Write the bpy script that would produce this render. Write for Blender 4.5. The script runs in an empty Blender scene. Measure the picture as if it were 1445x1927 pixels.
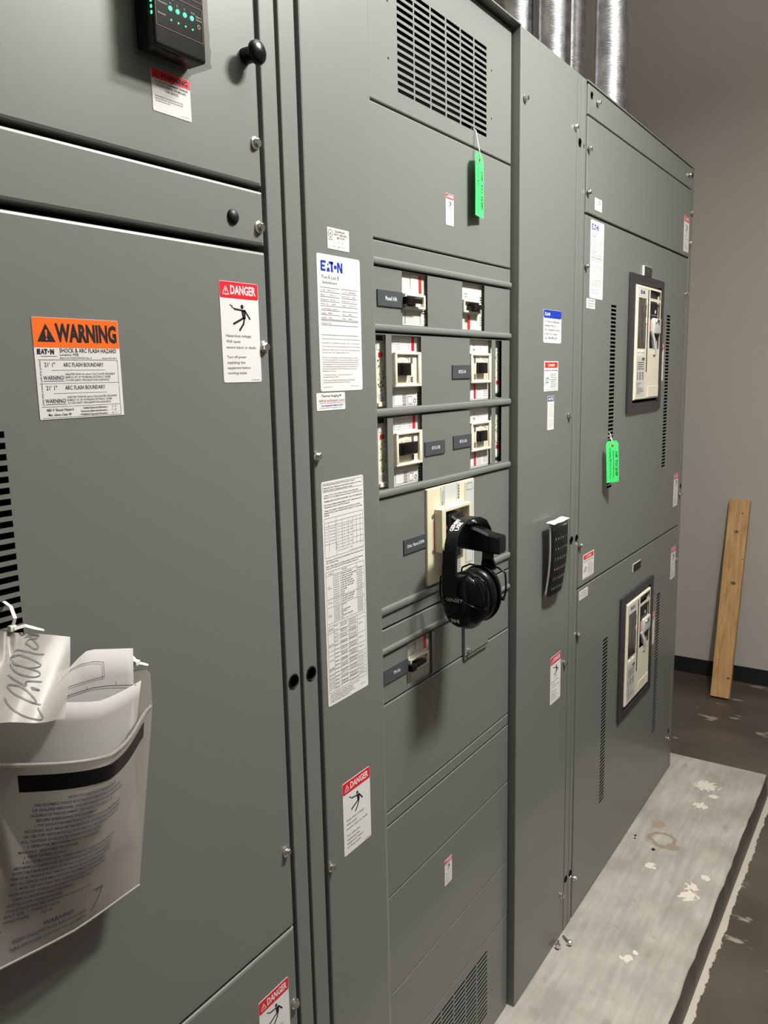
import bpy, bmesh, math, random
from mathutils import Vector, Matrix, Euler
random.seed(7)
scene = bpy.context.scene
COL = scene.collection

# ------------------------------------------------------------------ camera
F, YAW, PITCH, ROLL, CH, CD = 1519.26, 0.980874, -0.1675647, -0.0208425, 1.5802, 0.75055
fw = Vector((math.sin(YAW)*math.cos(PITCH), math.cos(YAW)*math.cos(PITCH), math.sin(PITCH)))
rt = Vector((math.cos(YAW), -math.sin(YAW), 0)); up = rt.cross(fw)
r2 = rt*math.cos(ROLL) + up*math.sin(ROLL); u2 = -rt*math.sin(ROLL) + up*math.cos(ROLL)
cam_data = bpy.data.cameras.new('camera'); cam = bpy.data.objects.new('camera', cam_data); COL.objects.link(cam)
m = Matrix(((r2.x, u2.x, -fw.x, 0), (r2.y, u2.y, -fw.y, -CD), (r2.z, u2.z, -fw.z, CH), (0, 0, 0, 1)))
cam.matrix_world = m
cam_data.sensor_fit = 'HORIZONTAL'; cam_data.sensor_width = 36; cam_data.lens = F/1445*36
cam_data.clip_start = 0.02
scene.camera = cam

# ------------------------------------------------------------------ light, world, exposure
vs = scene.view_settings
vs.view_transform = 'Standard'; vs.look = 'None'; vs.gamma = 1; vs.use_curve_mapping = False
vs.exposure = 1.20
W = bpy.data.worlds.new('world'); scene.world = W; W.use_nodes = True
W.node_tree.nodes['Background'].inputs[0].default_value = (0.8, 0.85, 0.9, 1)
W.node_tree.nodes['Background'].inputs[1].default_value = 0.02
ROOM = dict(x0=-2.2, x1=4.53, y0=-3.4, y1=1.15, z0=-0.10, z1=3.75)
UP_FILL = 1.3
LAMPS = [((1.58, -0.86, 2.88), (0.40, 0.14), 38.0, (1.0, 0.97, 0.92))]
for loc, sz, pw, colr in LAMPS:
    ld = bpy.data.lights.new('lamp_and_fill_light', 'AREA'); ld.shape = 'RECTANGLE'; ld.size, ld.size_y = sz
    ld.energy = pw; ld.color = colr
    lo = bpy.data.objects.new('lamp_and_fill_light', ld); lo.location = loc; COL.objects.link(lo)
    # added upward fill at the lamp; its ceiling bounce brightens walls and board
    lu = ld.copy(); lu.energy = pw*UP_FILL; lv_ = bpy.data.objects.new('lamp_and_fill_light', lu); lv_.location = (loc[0], loc[1], loc[2]+.09); lv_.rotation_euler = (math.pi, 0, 0); COL.objects.link(lv_)
scene.cycles.max_bounces = 8
scene.cycles.sample_clamp_indirect = 4

# ------------------------------------------------------------------ materials
def mat(name, col, rough=0.5, metal=0, spec=0.5, bump=None, noise=None, emit=None, alpha=None, coat=0):
    """bump=(scale,strength); noise=(scale, amount, col2)"""
    M = bpy.data.materials.new(name); M.use_nodes = True
    nt = M.node_tree; b = nt.nodes['Principled BSDF']
    b.inputs['Base Color'].default_value = (*col, 1); b.inputs['Roughness'].default_value = rough
    b.inputs['Metallic'].default_value = metal; b.inputs['Specular IOR Level'].default_value = spec
    b.inputs['Coat Weight'].default_value = coat
    tc = nt.nodes.new('ShaderNodeTexCoord')
    if noise:
        n = nt.nodes.new('ShaderNodeTexNoise'); n.inputs['Scale'].default_value = noise[0]; n.inputs['Detail'].default_value = 6
        nt.links.new(tc.outputs['Object'], n.inputs['Vector'])
        r = nt.nodes.new('ShaderNodeValToRGB'); r.color_ramp.elements[0].position = 0.5-noise[1]; r.color_ramp.elements[1].position = 0.5+noise[1]
        r.color_ramp.elements[0].color = (*col, 1); r.color_ramp.elements[1].color = (*noise[2], 1)
        nt.links.new(n.outputs['Fac'], r.inputs['Fac']); nt.links.new(r.outputs['Color'], b.inputs['Base Color'])
    if bump:
        n = nt.nodes.new('ShaderNodeTexNoise'); n.inputs['Scale'].default_value = bump[0]; n.inputs['Detail'].default_value = 3
        nt.links.new(tc.outputs['Object'], n.inputs['Vector'])
        bp = nt.nodes.new('ShaderNodeBump'); bp.inputs['Strength'].default_value = bump[1]; bp.inputs['Distance'].default_value = 0.001
        nt.links.new(n.outputs['Fac'], bp.inputs['Height']); nt.links.new(bp.outputs['Normal'], b.inputs['Normal'])
    if emit:
        b.inputs['Emission Color'].default_value = (*emit[0], 1); b.inputs['Emission Strength'].default_value = emit[1]
    if alpha is not None: b.inputs['Alpha'].default_value = alpha
    return M

def s2l(r, g, b):
    return tuple((c/255/12.92 if c/255 <= .04045 else ((c/255+.055)/1.055)**2.4) for c in (r, g, b))

GREY = (0.132, 0.142, 0.130)
M_paint = mat('grey_switchgear_enamel', GREY, 0.44, 0, 0.5, bump=(900, 0.05), coat=0.25)
M_paint.node_tree.nodes['Principled BSDF'].inputs['Coat Roughness'].default_value = 0.07
M_dark = mat('dark_interior', (0.006, 0.006, 0.006), 0.9, 0, 0.02)
M_blk = mat('black_plastic', (0.004, 0.004, 0.0045), 0.25, 0, 0.28)
M_blkm = mat('matte_black_plastic', (0.006, 0.006, 0.0065), 0.45, 0, 0.25)
M_muff = mat('glossy_black_shell', (0.003, 0.003, 0.0035), 0.13, 0, 0.22)
M_foam = mat('black_vinyl_cushion', (0.004, 0.004, 0.004), 0.32, 0, 0.25)
M_zinc = mat('zinc_plated_steel', (0.72, 0.72, 0.70), 0.22, 1.0, bump=(300, 0.1))
M_white = mat('white_label_vinyl', (0.62, 0.62, 0.615), 0.6, 0, 0.1)
M_cream_l = mat('cream_paper_label', (0.74, 0.72, 0.65), 0.5)
M_ink = mat('black_ink', (0.022, 0.022, 0.026), 0.6, 0, 0.08)
M_inkg = mat('grey_ink', (0.11, 0.11, 0.12), 0.6, 0, 0.08)
M_red = mat('red_print', s2l(205, 22, 42), 0.4)
M_red2 = mat('vermilion_print', s2l(215, 40, 25), 0.4)
M_orange = mat('orange_print', s2l(240, 100, 15), 0.4)
M_blue = mat('blue_print', s2l(0, 48, 160), 0.4)
M_navy = mat('navy_print', s2l(25, 60, 110), 0.4)
M_cream = mat('cream_breaker_plastic', (0.66, 0.62, 0.50), 0.4)
M_cream2 = mat('ivory_breaker_plastic', (0.62, 0.58, 0.42), 0.42)
M_lgrey = mat('light_grey_breaker_face', (0.50, 0.51, 0.48), 0.4)
M_lens = mat('dark_smoked_window', (0.03, 0.022, 0.02), 0.12, 0, 0.5, noise=(60, 0.12, (0.09, 0.075, 0.06)))
M_frame = mat('charcoal_rubber_bezel', (0.022, 0.023, 0.025), 0.42)
M_plate = mat('charcoal_engraved_plate', s2l(64, 68, 73), 0.35)
M_green = mat('green_card', s2l(60, 205, 105), 0.55)
M_gink = mat('dark_green_ink', s2l(10, 75, 35), 0.5)
M_string = mat('white_cord', (0.75, 0.75, 0.72), 0.6)
M_eye = mat('copper_eyelet', s2l(190, 110, 70), 0.4, 0.3)
M_tie = mat('white_nylon', (0.78, 0.76, 0.70), 0.35)
M_led = mat('green_led', (0.1, 0.9, 0.5), 0.3, emit=((0.03, 1.0, 0.20), 3.2))
M_ledd = mat('dim_green_led', (0.05, 0.5, 0.2), 0.3, emit=((0.08, 0.8, 0.35), 1.0))
M_wood = None
M_pcb = mat('cream_circuit_strip', (0.55, 0.55, 0.42), 0.5, noise=(160, 0.1, (0.68, 0.70, 0.55)))

def nodes_mat(name):
    M = bpy.data.materials.new(name); M.use_nodes = True
    return M, M.node_tree, M.node_tree.nodes['Principled BSDF']

# translucent pocket plastic
def translucent(name, col, clear, rough=0.35):
    M, nt, b = nodes_mat(name)
    b.inputs['Base Color'].default_value = (*col, 1); b.inputs['Roughness'].default_value = rough
    tr = nt.nodes.new('ShaderNodeBsdfTransparent'); tr.inputs[0].default_value = (0.93, 0.93, 0.91, 1)
    tl = nt.nodes.new('ShaderNodeBsdfTranslucent'); tl.inputs[0].default_value = (*col, 1)
    m1 = nt.nodes.new('ShaderNodeMixShader'); m1.inputs[0].default_value = 0.35
    m2 = nt.nodes.new('ShaderNodeMixShader'); m2.inputs[0].default_value = clear
    nt.links.new(b.outputs[0], m1.inputs[1]); nt.links.new(tl.outputs[0], m1.inputs[2])
    nt.links.new(m1.outputs[0], m2.inputs[1]); nt.links.new(tr.outputs[0], m2.inputs[2])
    nt.links.new(m2.outputs[0], nt.nodes['Material Output'].inputs[0])
    return M
M_pocket = translucent('frosted_pocket_plastic', (0.40, 0.375, 0.34), 0.34)
M_bag = translucent('milky_plastic_bag', (0.52, 0.50, 0.46), 0.25)
M_clear = translucent('clear_shrouding_plastic', (0.06, 0.07, 0.065), 0.80, 0.05)
M_sleeve = translucent('clear_sleeve', (0.08, 0.08, 0.08), 0.90, 0.08)
M_paper = mat('shaded_white_paper', (0.38, 0.37, 0.365), 0.6, 0, 0.2)  # white paper; the shade in the pocket is put into this grey

# concrete pad top
def concrete():
    M, nt, b = nodes_mat('bare_concrete')
    L = nt.links
    geo = nt.nodes.new('ShaderNodeNewGeometry')
    def noise(sc, det, vec=None, scale3=None):
        n = nt.nodes.new('ShaderNodeTexNoise'); n.inputs['Scale'].default_value = sc; n.inputs['Detail'].default_value = det
        if scale3:
            mp = nt.nodes.new('ShaderNodeMapping'); mp.inputs['Scale'].default_value = scale3
            L.new(geo.outputs['Position'], mp.inputs[0]); L.new(mp.outputs[0], n.inputs['Vector'])
        else: L.new(geo.outputs['Position'], n.inputs['Vector'])
        return n.outputs['Fac']
    def ramp(fac, p0, c0, p1, c1):
        r = nt.nodes.new('ShaderNodeValToRGB'); e = r.color_ramp.elements
        e[0].position, e[0].color, e[1].position, e[1].color = p0, (*c0, 1), p1, (*c1, 1)
        L.new(fac, r.inputs[0]); return r.outputs[0]
    def mix(fac, a, c, blend='MIX'):
        x = nt.nodes.new('ShaderNodeMixRGB'); x.blend_type = blend
        if isinstance(fac, float): x.inputs[0].default_value = fac
        else: L.new(fac, x.inputs[0])
        for i, s in ((1, a), (2, c)):
            if isinstance(s, tuple): x.inputs[i].default_value = (*s, 1)
            else: L.new(s, x.inputs[i])
        return x.outputs[0]
    base = ramp(noise(7, 8), 0.35, (0.27, 0.25, 0.22), 0.65, (0.37, 0.35, 0.315))
    streak = ramp(noise(6, 5, scale3=(1.0, 9.0, 1.0)), 0.40, (0.88, 0.88, 0.88), 0.62, (1.07, 1.06, 1.05))
    c = mix(0.8, base, streak, 'MULTIPLY')
    blot = ramp(noise(13, 4), 0.62, (0, 0, 0), 0.72, (1, 1, 1))
    c = mix(blot, c, (0.25, 0.23, 0.20))
    # pale plaster spots at fixed places
    def spot(x, y, r, nz=0.8, ns=70.0):
        d = nt.nodes.new('ShaderNodeVectorMath'); d.operation = 'DISTANCE'; d.inputs[1].default_value = (x, y, 0.0)
        n = nt.nodes.new('ShaderNodeTexNoise'); n.inputs['Scale'].default_value = ns; n.inputs['Detail'].default_value = 4
        L.new(geo.outputs['Position'], n.inputs['Vector'])
        L.new(geo.outputs['Position'], d.inputs[0])
        a = nt.nodes.new('ShaderNodeMath'); a.operation = 'MULTIPLY_ADD'; L.new(n.outputs['Fac'], a.inputs[0]); a.inputs[1].default_value = -r*2*nz*2; L.new(d.outputs['Value'], a.inputs[2])
        l = nt.nodes.new('ShaderNodeMath'); l.operation = 'LESS_THAN'; L.new(a.outputs[0], l.inputs[0]); l.inputs[1].default_value = r*(1-nz*2)
        return l.outputs[0]
    for x, y, r in ((2.35, -0.262, 0.024), (2.40, -0.262, 0.018), (2.445, -0.121, 0.016), (3.07, -0.157, 0.035), (2.907, -0.173, 0.02), (1.987, -0.184, 0.014), (2.47, -0.285, 0.012), (3.0, -0.2, 0.015), (2.02, -0.20, 0.008)):
        c = mix(spot(x, y, r), c, (0.58, 0.53, 0.46))
    # coffee-like ring stain
    d = nt.nodes.new('ShaderNodeVectorMath'); d.operation = 'DISTANCE'; d.inputs[1].default_value = (2.612, -0.113, 0.0)
    wn = nt.nodes.new('ShaderNodeTexNoise'); wn.inputs['Scale'].default_value = 26; L.new(geo.outputs['Position'], wn.inputs['Vector'])
    va = nt.nodes.new('ShaderNodeMath'); va.operation = 'MULTIPLY_ADD'; L.new(wn.outputs['Fac'], va.inputs[0]); va.inputs[1].default_value = 0.035
    L.new(geo.outputs['Position'], d.inputs[0]); L.new(d.outputs['Value'], va.inputs[2])
    rr = nt.nodes.new('ShaderNodeValToRGB'); e = rr.color_ramp.elements
    e[0].position = 0.046; e[0].color = (0, 0, 0, 1); e[1].position = 0.056; e[1].color = (0.85, 0.85, 0.85, 1)
    x = rr.color_ramp.elements.new(0.064); x.color = (0.5, 0.5, 0.5, 1); x = rr.color_ramp.elements.new(0.072); x.color = (0, 0, 0, 1)
    L.new(va.outputs[0], rr.inputs[0])
    c = mix(rr.outputs[0], c, (0.17, 0.13, 0.085))
    c = mix(spot(2.70, -0.078, 0.022, 0.4, 30.0), c, (0.27, 0.22, 0.16))
    c = mix(spot(2.585, -0.155, 0.022, 0.4, 30.0), c, (0.25, 0.20, 0.14))
    L.new(c, b.inputs['Base Color']); b.inputs['Roughness'].default_value = 0.75
    bp = nt.nodes.new('ShaderNodeBump'); bp.inputs['Strength'].default_value = 0.25; bp.inputs['Distance'].default_value = 0.002
    L.new(noise(40, 6), bp.inputs['Height']); L.new(bp.outputs[0], b.inputs['Normal'])
    return M
M_conc = concrete()

def floor_mat():
    M, nt, b = nodes_mat('dark_painted_floor'); L = nt.links
    geo = nt.nodes.new('ShaderNodeNewGeometry')
    n = nt.nodes.new('ShaderNodeTexNoise'); n.inputs['Scale'].default_value = 3; n.inputs['Detail'].default_value = 8; L.new(geo.outputs['Position'], n.inputs['Vector'])
    r = nt.nodes.new('ShaderNodeValToRGB'); e = r.color_ramp.elements
    e[0].position, e[0].color, e[1].position, e[1].color = 0.35, (0.052, 0.042, 0.032, 1), 0.7, (0.095, 0.078, 0.060, 1)
    L.new(n.outputs['Fac'], r.inputs[0])
    # scuffs, elongated in y
    mp = nt.nodes.new('ShaderNodeMapping'); mp.inputs['Scale'].default_value = (2.6, 1.1, 1); mp.inputs['Rotation'].default_value = (0, 0, 0.1)
    L.new(geo.outputs['Position'], mp.inputs[0])
    n2 = nt.nodes.new('ShaderNodeTexNoise'); n2.inputs['Scale'].default_value = 5.5; n2.inputs['Detail'].default_value = 7; L.new(mp.outputs[0], n2.inputs['Vector'])
    r2_ = nt.nodes.new('ShaderNodeValToRGB'); e = r2_.color_ramp.elements
    e[0].position, e[0].color, e[1].position, e[1].color = 0.64, (0, 0, 0, 1), 0.68, (1, 1, 1, 1)
    L.new(n2.outputs['Fac'], r2_.inputs[0])
    mx = nt.nodes.new('ShaderNodeMixRGB'); L.new(r2_.outputs[0], mx.inputs[0]); L.new(r.outputs[0], mx.inputs[1]); mx.inputs[2].default_value = (0.26, 0.22, 0.18, 1)
    # whitish plaster line along the pad foot (y -0.340 .. about -0.375, ragged)
    sp = nt.nodes.new('ShaderNodeSeparateXYZ'); L.new(geo.outputs['Position'], sp.inputs[0])
    n3 = nt.nodes.new('ShaderNodeTexNoise'); n3.inputs['Scale'].default_value = 14; n3.inputs['Detail'].default_value = 12; n3.inputs['Roughness'].default_value = 0.75; L.new(geo.outputs['Position'], n3.inputs['Vector'])
    ma = nt.nodes.new('ShaderNodeMath'); ma.operation = 'MULTIPLY_ADD'; L.new(n3.outputs['Fac'], ma.inputs[0]); ma.inputs[1].default_value = 0.05; L.new(sp.outputs[1], ma.inputs[2])
    gt = nt.nodes.new('ShaderNodeMath'); gt.operation = 'GREATER_THAN'; L.new(ma.outputs[0], gt.inputs[0]); gt.inputs[1].default_value = -0.340
    lx = nt.nodes.new('ShaderNodeMath'); lx.operation = 'LESS_THAN'; L.new(sp.outputs[0], lx.inputs[0]); lx.inputs[1].default_value = 3.30
    mu = nt.nodes.new('ShaderNodeMath'); mu.operation = 'MULTIPLY'; L.new(gt.outputs[0], mu.inputs[0]); L.new(lx.outputs[0], mu.inputs[1])
    m2 = nt.nodes.new('ShaderNodeMixRGB'); L.new(mu.outputs[0], m2.inputs[0]); L.new(mx.outputs[0], m2.inputs[1]); m2.inputs[2].default_value = (0.44, 0.40, 0.35, 1)
    L.new(m2.outputs[0], b.inputs['Base Color'])
    rr = nt.nodes.new('ShaderNodeMath'); rr.operation = 'MULTIPLY_ADD'; L.new(n2.outputs['Fac'], rr.inputs[0]); rr.inputs[1].default_value = 0.5; rr.inputs[2].default_value = 0.12
    L.new(rr.outputs[0], b.inputs['Roughness'])
    return M
M_floor = floor_mat()
M_padface = mat('dark_painted_kerb', (0.075, 0.066, 0.056), 0.5, noise=(8, 0.2, (0.10, 0.09, 0.075)))
M_wall = mat('beige_painted_wall', (0.40, 0.37, 0.33), 0.75, bump=(120, 0.15))
M_ceil = mat('off_white_ceiling', (0.75, 0.74, 0.71), 0.8)
M_base = mat('black_vinyl_baseboard', (0.012, 0.012, 0.012), 0.4)

def galv():
    M, nt, b = nodes_mat('galvanised_steel'); L = nt.links
    tc = nt.nodes.new('ShaderNodeTexCoord')
    n = nt.nodes.new('ShaderNodeTexNoise'); n.inputs['Scale'].default_value = 28; n.inputs['Detail'].default_value = 5; L.new(tc.outputs['Object'], n.inputs['Vector'])
    r = nt.nodes.new('ShaderNodeValToRGB'); e = r.color_ramp.elements
    e[0].position, e[0].color, e[1].position, e[1].color = 0.35, (0.36, 0.37, 0.40, 1), 0.65, (0.62, 0.63, 0.66, 1)
    L.new(n.outputs['Fac'], r.inputs[0]); L.new(r.outputs[0], b.inputs['Base Color'])
    b.inputs['Metallic'].default_value = 1; b.inputs['Roughness'].default_value = 0.33
    mp = nt.nodes.new('ShaderNodeMapping'); mp.inputs['Scale'].default_value = (1, 1, 6); L.new(tc.outputs['Object'], mp.inputs[0])
    n2 = nt.nodes.new('ShaderNodeTexNoise'); n2.inputs['Scale'].default_value = 60; L.new(mp.outputs[0], n2.inputs['Vector'])
    bp = nt.nodes.new('ShaderNodeBump'); bp.inputs['Strength'].default_value = 0.5; bp.inputs['Distance'].default_value = 0.002
    L.new(n2.outputs['Fac'], bp.inputs['Height']); L.new(bp.outputs[0], b.inputs['Normal'])
    return M
M_galv = galv()

def wood():
    M, nt, b = nodes_mat('weathered_pine'); L = nt.links
    tc = nt.nodes.new('ShaderNodeTexCoord')
    mp = nt.nodes.new('ShaderNodeMapping'); mp.inputs['Scale'].default_value = (12, 30, 1.2); L.new(tc.outputs['Object'], mp.inputs[0])
    n = nt.nodes.new('ShaderNodeTexNoise'); n.inputs['Scale'].default_value = 2.2; n.inputs['Detail'].default_value = 6; n.inputs['Distortion'].default_value = 0.6; L.new(mp.outputs[0], n.inputs['Vector'])
    r = nt.nodes.new('ShaderNodeValToRGB'); e = r.color_ramp.elements
    e[0].position, e[0].color, e[1].position, e[1].color = 0.3, (0.36, 0.20, 0.075, 1), 0.7, (0.56, 0.345, 0.145, 1)
    L.new(n.outputs['Fac'], r.inputs[0])
    n2 = nt.nodes.new('ShaderNodeTexNoise'); n2.inputs['Scale'].default_value = 9; n2.inputs['Detail'].default_value = 3; L.new(tc.outputs['Object'], n2.inputs['Vector'])
    q = nt.nodes.new('ShaderNodeValToRGB'); e = q.color_ramp.elements
    e[0].position, e[0].color, e[1].position, e[1].color = 0.6, (1, 1, 1, 1), 0.75, (0.5, 0.42, 0.38, 1)
    L.new(n2.outputs['Fac'], q.inputs[0])
    mx = nt.nodes.new('ShaderNodeMixRGB'); mx.blend_type = 'MULTIPLY'; mx.inputs[0].default_value = 1
    L.new(r.outputs[0], mx.inputs[1]); L.new(q.outputs[0], mx.inputs[2]); L.new(mx.outputs[0], b.inputs['Base Color'])
    b.inputs['Roughness'].default_value = 0.65
    return M
M_wood = wood()

# ------------------------------------------------------------------ helpers
class MB:
    """collects geometry, builds ONE mesh object"""
    def __init__(s): s.v = []; s.f = []
    def add(s, vs_, fs):
        o = len(s.v); s.v += [tuple(a) for a in vs_]; s.f += [tuple(i+o for i in f) for f in fs]
        return s
    def box(s, x0, x1, y0, y1, z0, z1):
        return s.add([(x0,y0,z0),(x1,y0,z0),(x1,y1,z0),(x0,y1,z0),(x0,y0,z1),(x1,y0,z1),(x1,y1,z1),(x0,y1,z1)],
                     [(0,3,2,1),(4,5,6,7),(0,1,5,4),(1,2,6,5),(2,3,7,6),(3,0,4,7)])
    def rbox(s, x0, x1, y0, y1, z0, z1, r=0.002, seg=3):
        """box with every edge rounded"""
        bm = bmesh.new(); bmesh.ops.create_cube(bm, size=1)
        for v in bm.verts:
            v.co = Vector(((x0+x1)/2+v.co.x*(x1-x0), (y0+y1)/2+v.co.y*(y1-y0), (z0+z1)/2+v.co.z*(z1-z0)))
        r = min(r, 0.49*min(x1-x0, y1-y0, z1-z0))
        bmesh.ops.bevel(bm, geom=bm.edges[:], offset=r, segments=seg, affect='EDGES', profile=0.5)
        s.bm(bm); return s
    def bm(s, bm, M=None):
        if M: bm.transform(M)
        bm.verts.index_update(); s.add([v.co[:] for v in bm.verts], [[v.index for v in f.verts] for f in bm.faces]); bm.free(); return s
    def tube(s, pts, r, n=10, closed=False, cap=True):
        pts = [Vector(p) for p in pts]; N = len(pts); rs = r if isinstance(r, (list, tuple)) else [r]*N
        rings = []; prev = None
        for i, p in enumerate(pts):
            if closed: t = (pts[(i+1) % N]-pts[i-1])
            else: t = pts[min(i+1, N-1)]-pts[max(i-1, 0)]
            t.normalize()
            if prev is None:
                a = Vector((0, 0, 1)) if abs(t.z) < 0.9 else Vector((1, 0, 0)); n1 = t.cross(a).normalized()
            else:
                n1 = (prev - t*prev.dot(t)).normalized()
            prev = n1; b1 = t.cross(n1)
            rings.append([p + (n1*math.cos(2*math.pi*k/n)+b1*math.sin(2*math.pi*k/n))*rs[i] for k in range(n)])
        vs_ = [v for rg in rings for v in rg]; fs = []
        for i in range(N if closed else N-1):
            a, b = i*n, ((i+1) % N)*n
            for k in range(n): fs.append((a+k, a+(k+1) % n, b+(k+1) % n, b+k))
        if cap and not closed: fs += [tuple(range(n))[::-1], tuple((N-1)*n+k for k in range(n))]
        return s.add(vs_, fs)
    def strip(s, pts, wdir, w, t, updir=None):
        """flat band following pts; width along wdir, thickness t"""
        pts = [Vector(p) for p in pts]; wd = Vector(wdir).normalized(); rings = []
        ws = w if isinstance(w, (list, tuple)) else [w]*len(pts)
        for i, p in enumerate(pts):
            tg = (pts[min(i+1, len(pts)-1)]-pts[max(i-1, 0)]).normalized(); nn = tg.cross(wd).normalized(); h = ws[i]/2
            rings.append([p+wd*h+nn*t/2, p-wd*h+nn*t/2, p-wd*h-nn*t/2, p+wd*h-nn*t/2])
        vs_ = [v for rg in rings for v in rg]; fs = []
        for i in range(len(pts)-1):
            for k in range(4): fs.append((i*4+k, i*4+(k+1) % 4, (i+1)*4+(k+1) % 4, (i+1)*4+k))
        e = (len(pts)-1)*4; fs += [(3, 2, 1, 0), (e, e+1, e+2, e+3)]
        return s.add(vs_, fs)
    def lathe(s, prof, cx, cy, cz, axis='y', n=24, sx=1, sz=1):
        """prof=(r,h): revolved about the -Y axis (h towards the viewer) or the z axis"""
        vs_ = []; fs = []
        for r, h in prof:
            for k in range(n):
                a = 2*math.pi*k/n; c, d = math.cos(a)*r*sx, math.sin(a)*r*sz
                vs_.append((cx+c, cy-h, cz+d) if axis == 'y' else (cx+c, cy+d, cz+h))
        for i in range(len(prof)-1):
            for k in range(n):
                fs.append((i*n+k, i*n+(k+1) % n, (i+1)*n+(k+1) % n, (i+1)*n+k))
        fs.append(tuple(range(n))); fs.append(tuple((len(prof)-1)*n+k for k in range(n))[::-1])
        return s.add(vs_, fs)
    def build(s, name, material, parent=None, smooth=False, loc=None):
        me = bpy.data.meshes.new(name)
        V = s.v
        if loc: V = [(a-loc[0], b-loc[1], c-loc[2]) for a, b, c in V]
        me.from_pydata(V, [], s.f); me.update()
        bm = bmesh.new(); bm.from_mesh(me); bmesh.ops.recalc_face_normals(bm, faces=bm.faces[:]); bm.to_mesh(me); bm.free()
        me.materials.append(material)
        if smooth:
            for p in me.polygons: p.use_smooth = True
            if smooth != True:
                try: me.set_sharp_from_angle(angle=math.radians(smooth))
                except Exception: pass
        o = bpy.data.objects.new(name, me); COL.objects.link(o)
        if loc: o.location = loc
        if parent:
            o.parent = parent
            if not loc: o.location = -ORG.get(parent.name, Vector((0, 0, 0)))
            else: o.location = Vector(loc)-ORG.get(parent.name, Vector((0, 0, 0)))
            ORG[o.name] = Vector(loc) if loc else Vector((0, 0, 0))
        else: ORG[o.name] = Vector(loc) if loc else Vector((0, 0, 0))
        return o
ORG = {}   # world position of every object's origin

def tag(o, label=None, cat=None, group=None, kind=None):
    if label: o['label'] = label
    if cat: o['category'] = cat
    if group: o['group'] = group
    if kind: o['kind'] = kind
    return o
def thing(name, label, cat, loc=(0, 0, 0), group=None):
    o = bpy.data.objects.new(name, None); o.empty_display_size = 0.05; COL.objects.link(o); o.location = loc
    ORG[o.name] = Vector(loc); return tag(o, label, cat, group)
def copy_tree(o, parent=None):
    c = o.copy(); COL.objects.link(c); c.parent = parent
    for ch in list(o.children): copy_tree(ch, c)
    return c
def dup(o, dx=0, dy=0, dz=0, label=None, group=None):
    c = copy_tree(o); c.location = o.location + Vector((dx, dy, dz))
    if label: c['label'] = label
    if group: c['group'] = group
    return c

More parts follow.
